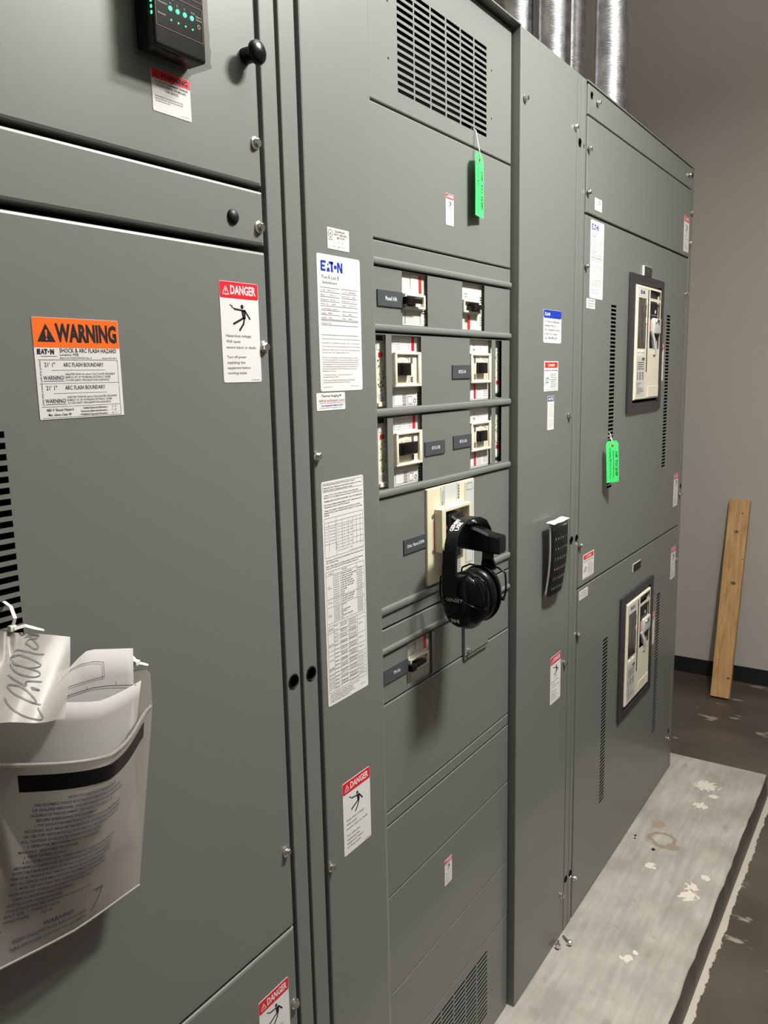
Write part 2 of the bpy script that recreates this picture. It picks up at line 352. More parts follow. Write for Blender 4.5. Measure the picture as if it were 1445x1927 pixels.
# --- text, flat ink in a local (u right, v up) frame
_cache = {}
def glyphs(s, bold=0.0):
    k = (s, bold)
    if k not in _cache:
        cu = bpy.data.curves.new('t', 'FONT'); cu.body = s; cu.size = 1; cu.resolution_u = 2; cu.offset = bold
        ob = bpy.data.objects.new('t', cu); COL.objects.link(ob)
        dg = bpy.context.evaluated_depsgraph_get(); me = ob.evaluated_get(dg).to_mesh()
        vs_ = [(v.co.x, v.co.y) for v in me.vertices]; fs = [tuple(p.vertices) for p in me.polygons]
        ob.evaluated_get(dg).to_mesh_clear(); bpy.data.objects.remove(ob); bpy.data.curves.remove(cu)
        _cache[k] = (vs_, fs)
    return _cache[k]
class Ink:
    """2-D shapes mapped on a surface by f(u, v) -> world point"""
    def __init__(s, f): s.f_ = f; s.m = MB(); s.dense = False
    def poly(s, pts, sub=1):
        if sub > 1:
            q = []
            for i in range(len(pts)):
                a, b = pts[i], pts[(i+1) % len(pts)]
                for k in range(sub): q.append((a[0]+(b[0]-a[0])*k/sub, a[1]+(b[1]-a[1])*k/sub))
            pts = q
        s.m.add([s.f_(*p) for p in pts], [tuple(range(len(pts)))]); return s
    def rect(s, u0, v0, u1, v1, nu=1):
        for k in range(nu):
            a, b = u0+(u1-u0)*k/nu, u0+(u1-u0)*(k+1)/nu
            s.m.add([s.f_(a, v0), s.f_(b, v0), s.f_(b, v1), s.f_(a, v1)], [(0, 1, 2, 3)])
        return s
    def rrect(s, u0, v0, u1, v1, r):
        pts = []
        for cx, cy, a0 in ((u1-r, v1-r, 0), (u0+r, v1-r, 90), (u0+r, v0+r, 180), (u1-r, v0+r, 270)):
            for k in range(5):
                a = math.radians(a0+k*22.5); pts.append((cx+r*math.cos(a), cy+r*math.sin(a)))
        return s.poly(pts)
    def frame(s, u0, v0, u1, v1, t, nu=1):
        s.rect(u0, v0, u1, v0+t, nu); s.rect(u0, v1-t, u1, v1, nu); s.rect(u0, v0+t, u0+t, v1-t); s.rect(u1-t, v0+t, u1, v1-t); return s
    def disc(s, u, v, r, n=16, ru=None):
        return s.poly([(u+(ru or r)*math.cos(2*math.pi*k/n), v+r*math.sin(2*math.pi*k/n)) for k in range(n)])
    def ring(s, u, v, r, t, n=20):
        for k in range(n):
            a, b = 2*math.pi*k/n, 2*math.pi*(k+1)/n
            s.poly([(u+(r-t)*math.cos(a), v+(r-t)*math.sin(a)), (u+r*math.cos(a), v+r*math.sin(a)), (u+r*math.cos(b), v+r*math.sin(b)), (u+(r-t)*math.cos(b), v+(r-t)*math.sin(b))])
        return s
    def line(s, pts, w):
        for (a, b), (c, d) in zip(pts, pts[1:]):
            L = math.hypot(c-a, d-b) or 1e-9; nx, ny = -(d-b)/L*w/2, (c-a)/L*w/2; ex, ey = (c-a)/L*w/3, (d-b)/L*w/3
            s.poly([(a+nx-ex, b+ny-ey), (a-nx-ex, b-ny-ey), (c-nx+ex, d-ny+ey), (c+nx+ex, d+ny+ey)])
        return s
    def text(s, t, u, v, h, w=None, bold=0.0, align='l', rot=0, xs=0.95, shear=0):
        """cap height h, baseline v; w fixes the total width"""
        vs_, fs = glyphs(t, bold)
        if not vs_: return s
        x0 = min(p[0] for p in vs_); x1 = max(p[0] for p in vs_); k = h/0.70
        kx = (w/(x1-x0)) if w else k*xs
        W_ = (x1-x0)*kx; off = {'l': 0, 'c': -W_/2, 'r': -W_}[align]
        c, d = math.cos(rot), math.sin(rot); out = []
        for x, y in vs_:
            a = (x-x0)*kx+off+shear*y*k; b = y*k
            out.append(s.f_(u+a*c-b*d, v+a*d+b*c))
        s.m.add(out, fs); return s
    def build(s, name, material, parent):
        if not s.m.v: return None
        return s.m.build(name, material, parent)
    def build_each(s, name, material, parent):
        """every face an object of its own"""
        for f in s.m.f:
            mb = MB(); mb.add([s.m.v[i] for i in f], [tuple(range(len(f)))]); mb.build(name, material, parent)

def planemap(x0, z1, y):
    return lambda u, v: (x0+u, y, z1+v)      # u right, v negative downward

# --- sheet-metal panel with rounded front edges and rectangular holes
def panel(name, x0, x1, z0, z1, yf, t, parent, holes=(), r=0.002, material=None, extra=None, skew=None):
    prof = [(0, r), (r*0.3, r*0.3), (r, 0)] if r > 0 else [(0, 0)]
    def grid(a, b, hs):
        g = {round(a+d, 6) for d, _ in prof} | {round(b-d, 6) for d, _ in prof}
        for h0, h1 in hs: g |= {round(h0, 6), round(h1, 6)}
        return sorted(g)
    xs = grid(x0, x1, [(h[0], h[1]) for h in holes]); zs = grid(z0, z1, [(h[2], h[3]) for h in holes])
    def dep(p, a, b):
        e = min(p-a, b-p)
        for d, y in prof:
            if abs(e-d) < 2e-6: return y
        return 0.0
    def inhole(x, z):
        for h in holes:
            if h[0] < x < h[1] and h[2] < z < h[3]: return True
        return False
    idx = {}; mb = MB(); verts = []; faces = []
    def V(i, j, back=False):
        k = (i, j, back)
        if k not in idx:
            y = yf+t if back else yf+max(dep(xs[i], x0, x1), dep(zs[j], z0, z1))
            xx = xs[i]
            if skew and i == len(xs)-1: xx += skew*(zs[j]-1.2)
            idx[k] = len(verts); verts.append((xx, y, zs[j]))
        return idx[k]
    nx, nz = len(xs)-1, len(zs)-1
    solid = [[not inhole((xs[i]+xs[i+1])/2, (zs[j]+zs[j+1])/2) for j in range(nz)] for i in range(nx)]
    for i in range(nx):
        for j in range(nz):
            if not solid[i][j]: continue
            faces.append((V(i, j), V(i+1, j), V(i+1, j+1), V(i, j+1)))
            for di, dj, a, b in ((-1, 0, (i, j+1), (i, j)), (1, 0, (i+1, j), (i+1, j+1)), (0, -1, (i, j), (i+1, j)), (0, 1, (i+1, j+1), (i, j+1))):
                ii, jj = i+di, j+dj
                out_ = ii < 0 or jj < 0 or ii >= nx or jj >= nz
                if out_: faces.append((V(*b), V(*a), V(*a, True), V(*b, True)))
                elif not solid[ii][jj]:      # cut edge of thin sheet metal
                    pa, pb = verts[V(*a)], verts[V(*b)]; q = len(verts); g_ = .0008
                    verts += [(pb[0], pb[1], pb[2]), (pa[0], pa[1], pa[2]), (pa[0], pa[1]+g_, pa[2]), (pb[0], pb[1]+g_, pb[2])]
                    faces.append((q, q+1, q+2, q+3))
    mb.add(verts, faces)
    if extra: extra(mb)
    return mb.build(name, material or M_paint, parent)

# ------------------------------------------------------------------ room shell
R_ = ROOM
def struct(name, mb, m_): return tag(mb.build(name, m_), kind='structure')
struct('floor', MB().box(R_['x0'], R_['x1'], R_['y0'], R_['y1'], R_['z0']-.1, R_['z0']), M_floor)
struct('ceiling', MB().box(R_['x0'], R_['x1'], R_['y0'], R_['y1'], R_['z1'], R_['z1']+.1), M_ceil)
struct('wall_right', MB().box(R_['x1'], R_['x1']+.1, R_['y0'], R_['y1'], R_['z0'], R_['z1']), M_wall)
struct('wall_left', MB().box(R_['x0']-.1, R_['x0'], R_['y0'], R_['y1'], R_['z0'], R_['z1']), M_wall)
struct('wall_back', MB().box(R_['x0'], R_['x1'], R_['y1'], R_['y1']+.1, R_['z0'], R_['z1']), M_wall)
struct('wall_front', MB().box(R_['x0'], R_['x1'], R_['y0']-.1, R_['y0'], R_['z0'], R_['z1']), M_wall)
struct('baseboard_right', MB().rbox(R_['x1']-.006, R_['x1'], R_['y0'], R_['y1'], -.10, -.012, .002), M_base)
struct('baseboard_back', MB().rbox(3.3, R_['x1']-.006, R_['y1']-.006, R_['y1'], -.10, -.012, .002), M_base)
for i, (loc, sz, pw, colr) in enumerate(LAMPS):
    t = thing('ceiling_light', ['small ceiling lamp above the middle of the switchboard', 'long ceiling lamp over the aisle near the end wall'][i], 'lamp', (loc[0], loc[1], R_['z1']))
    hx, hy = sz[0]/2+.02, sz[1]/2+.02
    MB().rbox(loc[0]-hx, loc[0]+hx, loc[1]-hy, loc[1]+hy, loc[2]+.012, loc[2]+.08, .004).build('housing', M_ceil, t)
    MB().lathe([(.012, 0), (.012, R_['z1']-loc[2]-.08)], loc[0], loc[1], loc[2]+.08, axis='z', n=16).build('stem', M_ceil, t)
    MB().rbox(loc[0]-hx+.01, loc[0]+hx-.01, loc[1]-hy+.01, loc[1]+hy-.01, loc[2]+.004, loc[2]+.012, .002).build('diffuser', M_white, t)

# concrete pad the board stands on
pad = thing('equipment_pad', 'low pale concrete pad under the grey switchboard', 'concrete pad', (1.0, 0.3, -.10))
def pad_side():
    mb = MB(); xe = 3.279; rnd = random.Random(3); n = 90; x0 = -1.6
    top = []; 
    for k in range(n+1):
        x = x0+(xe-x0)*k/n; top.append((x, -.340+rnd.uniform(-.0022, .0022)))
    vs_ = [(x, y, -.002) for x, y in top]+[(x, -.346, -.10) for x, y in top]
    mb.add(vs_, [(k, k+1, n+2+k, n+1+k) for k in range(n)])
    vt = [(x, y, 0) for x, y in [(a, b+.003) for a, b in top]]
    return mb, top
sd, top = pad_side()
sd.add([(3.279, -.338, -.002), (3.282, -.346, -.10), (3.282, 1.1, -.10), (3.279, 1.1, -.002)], [(0, 1, 2, 3)])
sd.build('painted_edge', M_padface, pad)
tp = MB(); n = len(top)
tp.add([(x, y+.003, 0) for x, y in top]+[(x, 1.1, 0) for x, y in top]+[(x, y, -.003) for x, y in top],
       [(k, k+1, n+k+1, n+k) for k in range(n-1)]+[(2*n+k, 2*n+k+1, k+1, k) for k in range(n-1)])
tp.add([(3.276, -.337, 0), (3.276, 1.1, 0), (3.280, 1.1, -.003), (3.280, -.339, -.003)], [(0, 1, 2, 3)])
tp.build('top_slab', M_conc, pad)

# ------------------------------------------------------------------ hardware
def bolt_mb(x, y, z, out=0.0, ang=0.3, R=0.0082, shank=False):
    """hex flange bolt head facing -Y"""
    mb = MB()
    mb.lathe([(R, 0), (R, .0012), (R*.72, .0022)], x, y-out, z, n=20)
    hr = R*.70; pts = []
    for hgt, rr in ((.0018, hr), (.0062, hr), (.0070, hr*.86)):
        for k in range(6):
            a = ang+k*math.pi/3; pts.append((x+rr*math.cos(a), y-out-hgt, z+rr*math.sin(a)))
    fs = []
    for i in range(2):
        for k in range(6): fs.append((i*6+k, i*6+(k+1) % 6, (i+1)*6+(k+1) % 6, (i+1)*6+k))
    fs.append(tuple(12+k for k in range(6))); mb.add(pts, fs)
    if out > 0: mb.lathe([(.003, -out-.002), (.003, .0005)], x, y-out, z, n=10)
    return mb
def bolt(parent, x, z, y=0.0, out=0.0):
    b_ = bolt_mb(0, 0, 0, out, random.uniform(0, 1)).build('hex_bolt', M_zinc, parent, loc=None)
    b_.data = b_.data; b_.location = Vector((x, y, z))-ORG[parent.name]
    return b_
def plug(parent, x, z, r=0.0115, y=0.0, dome=False):
    mb = MB()
    if dome: mb.lathe([(r, 0), (r, .001), (r*.8, .0035), (r*.4, .005), (.0005, .0054)], x, y, z, n=22)
    else: mb.lathe([(r, 0), (r, .0010), (r*.86, .0016), (r*.78, .0008), (r*.70, -.006), (r*.25, -.006), (r*.22, -.001), (.0004, -.001)], x, y, z, n=22)
    return mb.build('hole_plug', M_blkm, parent, smooth=40)

# ------------------------------------------------------------------ switchboard carcasses
def carcass(parent, x0, x1, yf=0.045, H=2.284):
    mb = MB(); t = .003; yb = 0.95
    mb.box(x0, x0+t, yf, yb, 0.0, H).box(x1-t, x1, yf, yb, 0.0, H).box(x0+t, x1-t, yb-t, yb, 0.0, H).box(x0+t, x1-t, yf, yb-t, H-t, H).box(x0+t, x1-t, yf, yb-t, 0.0, t)
    return mb.build('enclosure', M_paint, parent)
def backing(parent, x0, x1, z0, z1, y):
    return MB().box(x0, x1, y, y+.002, z0, z1).build('interior_shade_sheet', M_dark, parent)  # added near-black sheet; its colour stands in for shade inside the cabinet

# ===== section 1 (left) =====
S1 = thing('switchboard_section', 'leftmost grey switchboard section with the document pocket and the arc flash warning sticker', 'switchboard', (0.4, 0.0, 0.0), 'switchboard sections')
carcass(S1, -0.30, 0.930)
backing(S1, -0.297, 0.927, 0.01, 2.27, 0.060)
d0 = panel('upper_door', -0.26, 0.8485, 1.8285, 2.275, 0, .022, S1, r=.004)
panel('filler_plate', -0.26, 0.8485, 1.7535, 1.8225, 0, .022, S1, r=.004)
slots = [(0.30, 0.4545, 1.5339-k*.01112-.0064, 1.5339-k*.01112) for k in range(26)]
d1 = panel('lower_door', -0.26, 0.8485, 0.7485, 1.7455, 0, .022, S1, holes=slots, r=.004)
panel('kick_panel', -0.26, 0.8485, 0.02, 0.7445, 0, .022, S1, r=.004)
panel('frame_post', 0.8555, 0.8865, 0.0, 2.284, 0.0, .045, S1, r=.002)
panel('frame_post', 0.8935, 0.9280, 0.0, 2.284, 0.0, .045, S1, r=.002)
for x, z in ((.8384, 1.8808), (.8384, 1.776), (.838, 1.6215), (.8368, .8772), (.841, .6159)): bolt(S1, x, z)
plug(S1, .790, 1.7827, .0098, dome=True); plug(S1, .8705, 1.1352); plug(S1, .9120, 1.1340)
k = MB().lathe([(.0100, 0), (.0100, .009), (.0090, .013), (.0105, .0155), (.0140, .0175), (.0150, .0205), (.0138, .0240), (.0090, .0266), (.0005, .0275)], .8265, 0, 1.9822, n=32)
k.build('door_knob', M_blk, d0, smooth=50)

# ===== section 2 (middle) =====
YP = 0.018
S2 = thing('switchboard_section', 'middle grey switchboard section with rows of small circuit breakers and the ear muffs', 'switchboard', (1.5, 0.0, 0.0), 'switchboard sections')
carcass(S2, 0.932, 2.056)
backing(S2, 1.09, 1.68, 0.01, 2.27, 0.075)
panel('side_cover', 0.9375, 1.1065, 0.0, 2.284, 0, .045, S2, r=.003, skew=-0.0085)
panel('side_cover', 1.6650, 1.9940, 0.0, 2.284, 0, .030, S2, r=.002)
panel('frame_post', 1.9985, 2.0280, 0.0, 2.284, 0.0, .045, S2, r=.0016)
panel('frame_post', 2.0310, 2.0545, 0.0, 2.284, 0.0, .045, S2, r=.0016)
MB().box(1.10, 1.665, -0.001, .045, 2.2835, 2.286).build('top_cap', M_paint, S2)
X0, X1 = 1.098, 1.6585
colsx = [(1.2157, 1.2667), (1.2708, 1.3222), (1.3266, 1.3768), (1.3821, 1.4322), (1.4371, 1.4867), (1.4919, 1.5429)]
vent = [(a, b, 2.0502-.0066+k*.0114, 2.0502+k*.0114) for a, b in colsx for k in range(15)]
vent += [(x-.0018, x+.0018, z-.0018, z+.0018) for x, z in ((1.1882, 2.0876), (1.1882, 2.1734), (1.5650, 2.1734), (1.5650, 2.0837))]
panel('vented_panel', X0, X1, 2.0145, 2.279, YP, .018, S2, holes=vent, r=.002)
panel('blank_panel', X0, X1, 1.8025, 2.0110, YP, .018, S2, r=.002)
def lip(z0, z1, x1=X1):
    def ex(mb):
        n = 9; r = (z1-z0)/2; zc = (z0+z1)/2; pr = []
        for k in range(n):
            a = math.pi*k/(n-1); pr.append((YP-.0035*math.sin(a)**.8 if 0 < k < n-1 else YP+.001, zc-r*math.cos(a)))
        vs_ = [(x, y, z) for x in (X0, x1) for y, z in pr]
        mb.add(vs_, [(i, i+1, n+i+1, n+i) for i in range(n-1)]+[tuple(range(n)), tuple(range(n, 2*n))])
    return ex
panel('breaker_trim', X0, X1, 1.7605, 1.7995, YP, .018, S2, r=.002, extra=lip(1.7602, 1.7725))
r1h = [(1.2200, 1.3070, 1.6665, 1.7570), (1.4400, 1.5360, 1.6665, 1.7570)]
panel('breaker_trim', X0, X1, 1.6530, 1.7575, YP+.001, .014, S2, holes=r1h, r=.0008, extra=lip(1.6530, 1.6650))
r2h = [(1.1320, 1.1658, 1.5250, 1.6480), (1.1835, 1.2815, 1.5250, 1.6480), (1.4712, 1.5702, 1.5265, 1.6485), (1.5880, 1.6185, 1.5280, 1.6485)]
panel('breaker_trim', X0, X1, 1.5105, 1.6505, YP+.001, .014, S2, holes=r2h, r=.0008, extra=lip(1.5105, 1.5240))
r3h = [(a, b, c-.1395, d-.1400) for a, b, c, d in r2h]
panel('breaker_trim', X0, X1, 1.3710, 1.5085, YP+.001, .014, S2, holes=r3h, r=.0008, extra=lip(1.3710, 1.3840))
panel('breaker_trim', X0, X1, 1.1620, 1.3690, YP+.001, .014, S2, holes=[(1.2871, 1.4795, 1.1800, 1.3685)], r=.0008, extra=lip(1.1620, 1.1760))
panel('spacer_plate', X0, X1, 1.1385, 1.1600, YP+.001, .014, S2, r=.0008)
panel('breaker_trim', X0, X1, 1.0895, 1.1345, YP, .014, S2, r=.0015, extra=lip(1.0895, 1.1015))
panel('breaker_trim', X0, X1, 0.9975, 1.0865, YP+.001, .014, S2, holes=[(1.2184, 1.3090, 1.0000, 1.0864)], r=.0008)
panel('blank_panel', X0, X1, 0.7870, 0.9940, YP, .016, S2, r=.0015)
panel('spacer_plate', X0, X1, 0.7590, 0.7835, YP, .016, S2, r=.002)
panel('blank_panel', X0, X1, 0.6135, 0.7555, YP, .016, S2, r=.0015)
panel('blank_panel', X0, X1, 0.4060, 0.6105, YP, .016, S2, r=.001)
panel('blank_panel', X0, X1, 0.2605, 0.4035, YP, .016, S2, r=.001)
cl2 = [(1.4972, 1.5485), (1.4416, 1.4928), (1.3872, 1.4385), (1.3316, 1.3827), (1.2765, 1.3275), (1.2215, 1.2725)]
v2 = [(a, b, .2308-k*.01105-.0058, .2308-k*.01105) for a, b in cl2 for k in range(16)]
v2 += [(x-.0018, x+.0018, z-.0018, z+.0018) for x, z in ((1.5743, .1937), (1.5743, .1055))]
panel('vented_panel', X0, X1, 0.004, 0.2578, YP, .016, S2, holes=v2, r=.001)
fp = panel('access_flap', 1.4326, 1.5409, 0.9965, 1.0840, YP-.006, .006, S2, r=.001)
MB().box(1.4330, 1.5405, YP-.004, YP, 0.9885, 0.9963).build('flap_lip', M_paint, fp)
bb = bolt_mb(1.4470, YP-.006, 1.0062, 0, .2, .0050); bb.build('hex_bolt', M_zinc, fp)
for x, z, o in ((.9442, 1.4627, 0), (.9438, .7922, 0), (1.6850, 2.1487, .002), (1.9810, 2.1587, .001), (1.9700, 1.4700, .002), (1.9680, .8160, .002), (1.9760, .1276, .002)): bolt(S2, x, z, 0, o)
for x, z, r in ((2.0130, 2.1303, .0105), (2.0040+.002, 1.1419, .0105), (2.0430, 1.1408, .0100), (2.0100, .1577, .0105), (2.0450, .1562, .0100)): plug(S2, x, z, r)
MB().box(2.0400, 2.0440, -.0006, 0, 2.1235, 2.1315).build('keyhole', M_dark, S2)

# ===== section 3 (right) =====
S3 = thing('switchboard_section', 'farthest grey switchboard section with two large main breakers beside the end wall', 'switchboard', (2.6, 0.0, 0.0), 'switchboard sections')
carcass(S3, 2.058, 3.162)
backing(S3, 2.061, 3.159, 0.01, 2.27, 0.075)
def slots3(x0, x1, zt, zb, pitch, h):
    o = []; z = zt
    while z > zb: o.append((x0, x1, z-h, z)); z -= pitch
    return o
su = slots3(2.2815, 2.3270, 1.7618, 1.243, .01112, .0066)+slots3(2.8645, 2.9090, 1.7618, 1.243, .01112, .0066)
sl = slots3(2.2845, 2.3290, .7850, .262, .01112, .0066)+slots3(2.8670, 2.9110, .7850, .262, .01112, .0066)
panel('top_panel', 2.0680, 3.1310, 2.2095, 2.2800, 0, .03, S3, r=.002)
panel('wiring_cover', 2.0680, 3.1310, 1.9770, 2.2055, 0, .03, S3, r=.002)
dU = panel('breaker_door', 2.0640, 3.1250, 0.9975, 1.9710, 0, .03, S3, holes=su+[(2.50, 2.77, 1.48, 1.835)], r=.002)
dL = panel('breaker_door', 2.0640, 3.1250, 0.0040, 0.9925, 0, .03, S3, holes=sl+[(2.50, 2.77, .49, .845)], r=.002)
panel('frame_post', 3.1290, 3.1620, 0.0, 2.284, 0.0, .045, S3, r=.0016)
MB().box(2.058, 3.162, -.0015, .045, 2.2825, 2.2860).build('top_cap', M_paint, S3)
for x, z in ((2.1300, 2.2500), (2.0745, 2.1280), (2.0740, 2.0250), (2.0700, 1.8450), (2.0680, 1.1160), (2.0650, .8655), (2.0720, .1266),
             (3.0860, 2.2510), (3.1330, 2.1300), (3.1300, 2.0270), (3.1060, 1.8470), (3.1300, 1.1140), (3.1150, .8670), (3.1060, .1404)): bolt(S3, x, z, 0, .003)
for x, z in ((2.0895, 2.2574), (3.1330, 2.2580), (3.1500, 2.1284), (3.1440, 1.1446), (3.1100, .1700)): plug(S3, x, z, .009)

# ------------------------------------------------------------------ moulded case breakers
def toggle_small(mb, cx, cz, y, s=1):
    mb.rbox(cx-.026*s, cx+.026*s, y-.013, y, cz-.0042, cz+.0042, .0012)
    mb.rbox(cx-.028*s, cx-.012*s, y-.015, y-.004, cz-.0065, cz+.0062, .0015)
    mb.rbox(cx-.006*s, cx+.012*s, y-.006, y+.002, cz-.0080, cz+.0070, .0012)
def small_breaker(label, x0, x1, z0, z1, flip=False):
    yf = .026; cx = (x0+x1)/2; w = x1-x0; h = z1-z0
    t = thing('circuit_breaker', label, 'circuit breaker', (cx, yf, (z0+z1)/2), 'small circuit breakers')
    xr = x0+.0185+.93*w; vx = .0160     # vx: what the opening's edge hides of the recessed face
    MB().rbox(x0-.006, xr, yf, yf+.045, z0-.004, z1+.0015, .0015).build('case', M_lgrey, t)
    zc = z0+h*(.46 if not flip else .50)
    bz = MB()
    a0, a1 = (x0+.0072, x0+.0768) if not flip else (x0+.0035, x0+.0755)
    bz.rbox(a0-.004, a1+.003, yf-.003, yf+.001, zc-.0145, zc+.0155, .0012)
    for bx in ((a0, a1, zc+.0085, zc+.0125), (a0, a1, zc-.0125, zc-.0085), (a0, a0+.006, zc-.0085, zc+.0085), (a1-.006, a1, zc-.0085, zc+.0085)):
        bz.rbox(bx[0], bx[1], yf-.009, yf-.003, bx[2], bx[3], .001)
    bz.build('handle_collar', M_cream, t)
    tg = MB(); toggle_small(tg, x0+.027 if not flip else x0+.052, zc, yf-.004); tg.build('toggle', M_blk, t, smooth=40)
    f = planemap(x0+vx, z1, yf-.0004); L = xr-x0-vx-.001
    red = Ink(f); ink = Ink(f); wh = Ink(f)
    if not flip:
        red.rect(L*.62, -h*.36, L*.73, -.002); red.build('red_stripe', M_red2, t)
        wh.rect(L*.30, -h*.36, L*.58, -.002)
        for k in range(7): ink.text('~ '*2+'600V', L*.33, -.008-k*.0035, .0014, w=L*.2)
        ink.line([(L*.27, -.002), (L*.27, -h*.3)], .0006).line([(L*.88, -.004), (L*.88, -h*.3)], .0006)
        for k in range(9): ink.rect(.002, -h*.66-k*.0034, .004, -h*.66-k*.0034+.002)
        ink.line([(L*.66, -h*.62), (L*.66, -h*.97)], .0006)
        for k in range(3): ink.rect(L*.74, -h*.66-k*.004, L*.92, -h*.66-k*.004+.0015)
        wh.rect(L*.76, -h*.95, L*.90, -h*.84); ink.disc(L*.83, -h*.895, .0014)
    else:
        red.rect(L*.20, -h*.98, L*.32, -h*.66); red.build('red_stripe', M_red2, t)
        wh.rect(L*.36, -h*.97, L*.60, -h*.68)
        for k in range(6): ink.text('Series G', L*.38, -h*.72-k*.0036, .0013, w=L*.2)
        for k in range(3): ink.text('ON', L*.05, -h*.24-k*.006, .003, w=L*.13)
        ink.line([(L*.24, -h*.2), (L*.24, -h*.42)], .0006)
        for k in range(4): ink.text('AWG', L*.78, -h*.72-k*.005, .0026, w=L*.17)
        for k in range(3): ink.rect(L*.80, -h*.28-k*.0045, L*.90, -h*.28-k*.0045+.002)
    wh.build_each('white_sticker', M_white, t)
    ink.build('printing', M_ink, t)
    return t
small_breaker('small black-toggled breaker right of the Panel HA plate', 1.2200, 1.3070, 1.6665, 1.7570)
small_breaker('unlabelled small breaker at the right of the top breaker row', 1.4400, 1.5360, 1.6665, 1.7570, True)
small_breaker('lowest small breaker, beside the TR-KL plate', 1.2184, 1.3090, 1.0000, 1.0864)

def large_breaker(label, x0, x1, z0, z1, flip=False, wide=False):
    yf = .028; w = x1-x0; h = z1-z0; cx = (x0+x1)/2
    t = thing('circuit_breaker', label, 'circuit breaker', (cx, yf, (z0+z1)/2), 'large circuit breakers')
    xr = x0+.0195+.92*w; vx = .0180
    MB().rbox(x0-.006, xr, yf, yf+.045, z0-.004, z1+.0015, .0015).build('case', M_lgrey, t)
    f0 = planemap(x0+vx, z1, yf-.0004); L = xr-x0-vx-.001
    wh = Ink(f0); wh.rect(.001, -h*.23, L, -.001); wh.rect(.001, -h+.002, L, -h*.78); wh.build_each('white_sticker', M_white, t)
    fi = planemap(x0+vx, z1, yf-.0008); ink = Ink(fi); red = Ink(fi)
    if not flip:
        red.rect(L*.66, -h*.205, L*.77, -.001)
        for k in range(5): ink.text('Cu/Al', L*.04, -h*.05-k*.0045, .0022, w=L*.16)
        for k in range(6): ink.text('Series G 600V', L*.27, -h*.04-k*.0036, .0014, w=L*.34)
        ink.text('X', L*.90, -h*.07, .004, bold=.03)
        ink.line([(L*.22, -.002), (L*.22, -h*.21)], .0005).line([(L*.60, -.002), (L*.60, -h*.21)], .0005)
        for k in range(8): ink.rect(L*.30, -h*.83-k*.0026, L*.44, -h*.83-k*.0026+.0009)
        ink.frame(L*.50, -h*.97, L*.66, -h*.86, .0006); ink.ring(L*.76, -h*.93, .0042, .0014)
        for k in range(4): ink.rect(L*.86, -h*.83-k*.0055, L*.94, -h*.83-k*.0055+.0034)
        ink.line([(L*.47, -h*.8), (L*.47, -h*.97)], .0005)
    else:
        red.rect(L*.16, -h*.975, L*.26, -h*.73)
        for k in range(2): ink.text('CE', L*.10, -h*.10-k*.010, .004, w=L*.12, bold=.03)
        for k in range(6): ink.text('250 600', L*.30, -h*.06-k*.0038, .0014, w=L*.26)
        for k in range(6): ink.text('kA rms', L*.62, -h*.06-k*.0038, .0014, w=L*.14)
        for k in range(4): ink.text('AWG  lb', L*.62, -h*.83-k*.0048, .0024, w=L*.34)
        for k in range(6): ink.text('breaker', L*.34, -h*.82-k*.0034, .0013, w=L*.18)
    red.build('red_stripe', M_red, t); ink.build('printing', M_inkg, t)
    # collar
    a0, a1 = x0+.009, x0+.0975; za, zb = z0+h*.275, z0+h*.775
    if flip: a0, a1 = x0+.005, x0+.0965
    cl = MB(); yc = yf-.0065
    cl.rbox(a0, a1, yc, yf+.001, za, zb, .003, 3)
    for q in ((a0, a1, za, za+.0055), (a0, a1, zb-.0055, zb), (a0, a0+.0075, za+.004, zb-.004), (a1-.0105, a1, za+.004, zb-.004)): cl.rbox(q[0], q[1], yc-.004, yc+.001, q[2], q[3], .0018, 3)
    cl.build('handle_collar', M_cream, t, smooth=30)
    fc = planemap(0, 0, yc-.0003)
    g = Ink(fc)
    m_ = .006
    if not flip:
        hx0, hx1 = a0+.0085, a0+(.0445 if not wide else .064)
        rib = a0+.052
        g.line([(a0+.0085, zb-m_-.0005), (a1-.0115, zb-m_-.0005)], .0009).line([(a1-.0115, zb-m_), (a1-.0115, za+m_+.002)], .0009).line([(rib-.002, zb-m_), (rib-.002, za+m_)], .0009)
        for zz in (zb-.016, za+.012): g.rect(rib+.003, zz-.004, rib+.011, zz+.006)
        for k in range(10): g.rect(rib+.002, za+.020+k*.0022, rib+.006, za+.0205+k*.0022)
        arc = [(hx0+.002, zb-.0135), (a0+.018, zb-.0095), (a0+.030, zb-.0082), (a0+.043, zb-.0098), (rib-.003, zb-.0125)]
    else:
        hx0, hx1 = a0+.028, a0+.063
        rib = a0+.024
        g.line([(a0+.018, zb-m_+.002), (a1-.010, zb-m_+.002)], .0013).line([(a1-.020, zb-m_), (a1-.020, za+m_)], .0011)
        for zz in (zb-.015, za+.013): g.rect(rib-.007, zz-.005, rib+.001, zz+.006)
        for k in range(10): g.rect(rib-.006, za+.020+k*.0022, rib-.002, za+.0205+k*.0022)
        arc = [(rib+.004, zb-.014), (rib+.012, zb-.0105), (rib+.022, zb-.0095), (rib+.034, zb-.0105), (a1-.022, zb-.014)]
    g.line(arc, .0009)
    for k in range(6): g.rect(a0+.003, za+.022+k*.0032, a0+.0045, za+.0235+k*.0032)
    g.build('collar_grooves', M_inkg, t)
    zc = (za+zb)/2+.001
    hb = MB().rbox(hx0, hx1, yc-.0090, yc+.001, zc-.0115, zc+.0105, .0015)
    if not flip: hb.rbox(hx0+.004, hx1-.003, yc-.0105, yc-.008, zc-.009, zc+.008, .001)
    hb.build('toggle', M_blk, t, smooth=40)
    # arched boss over the handle
    MB().lathe([(.0155, 0), (.0155, .0022), (.014, .003)], (hx0+hx1)/2, yc, zb-.0185, n=24, sx=1.0, sz=.55).build('handle_boss', M_cream, t, smooth=40)
    return t
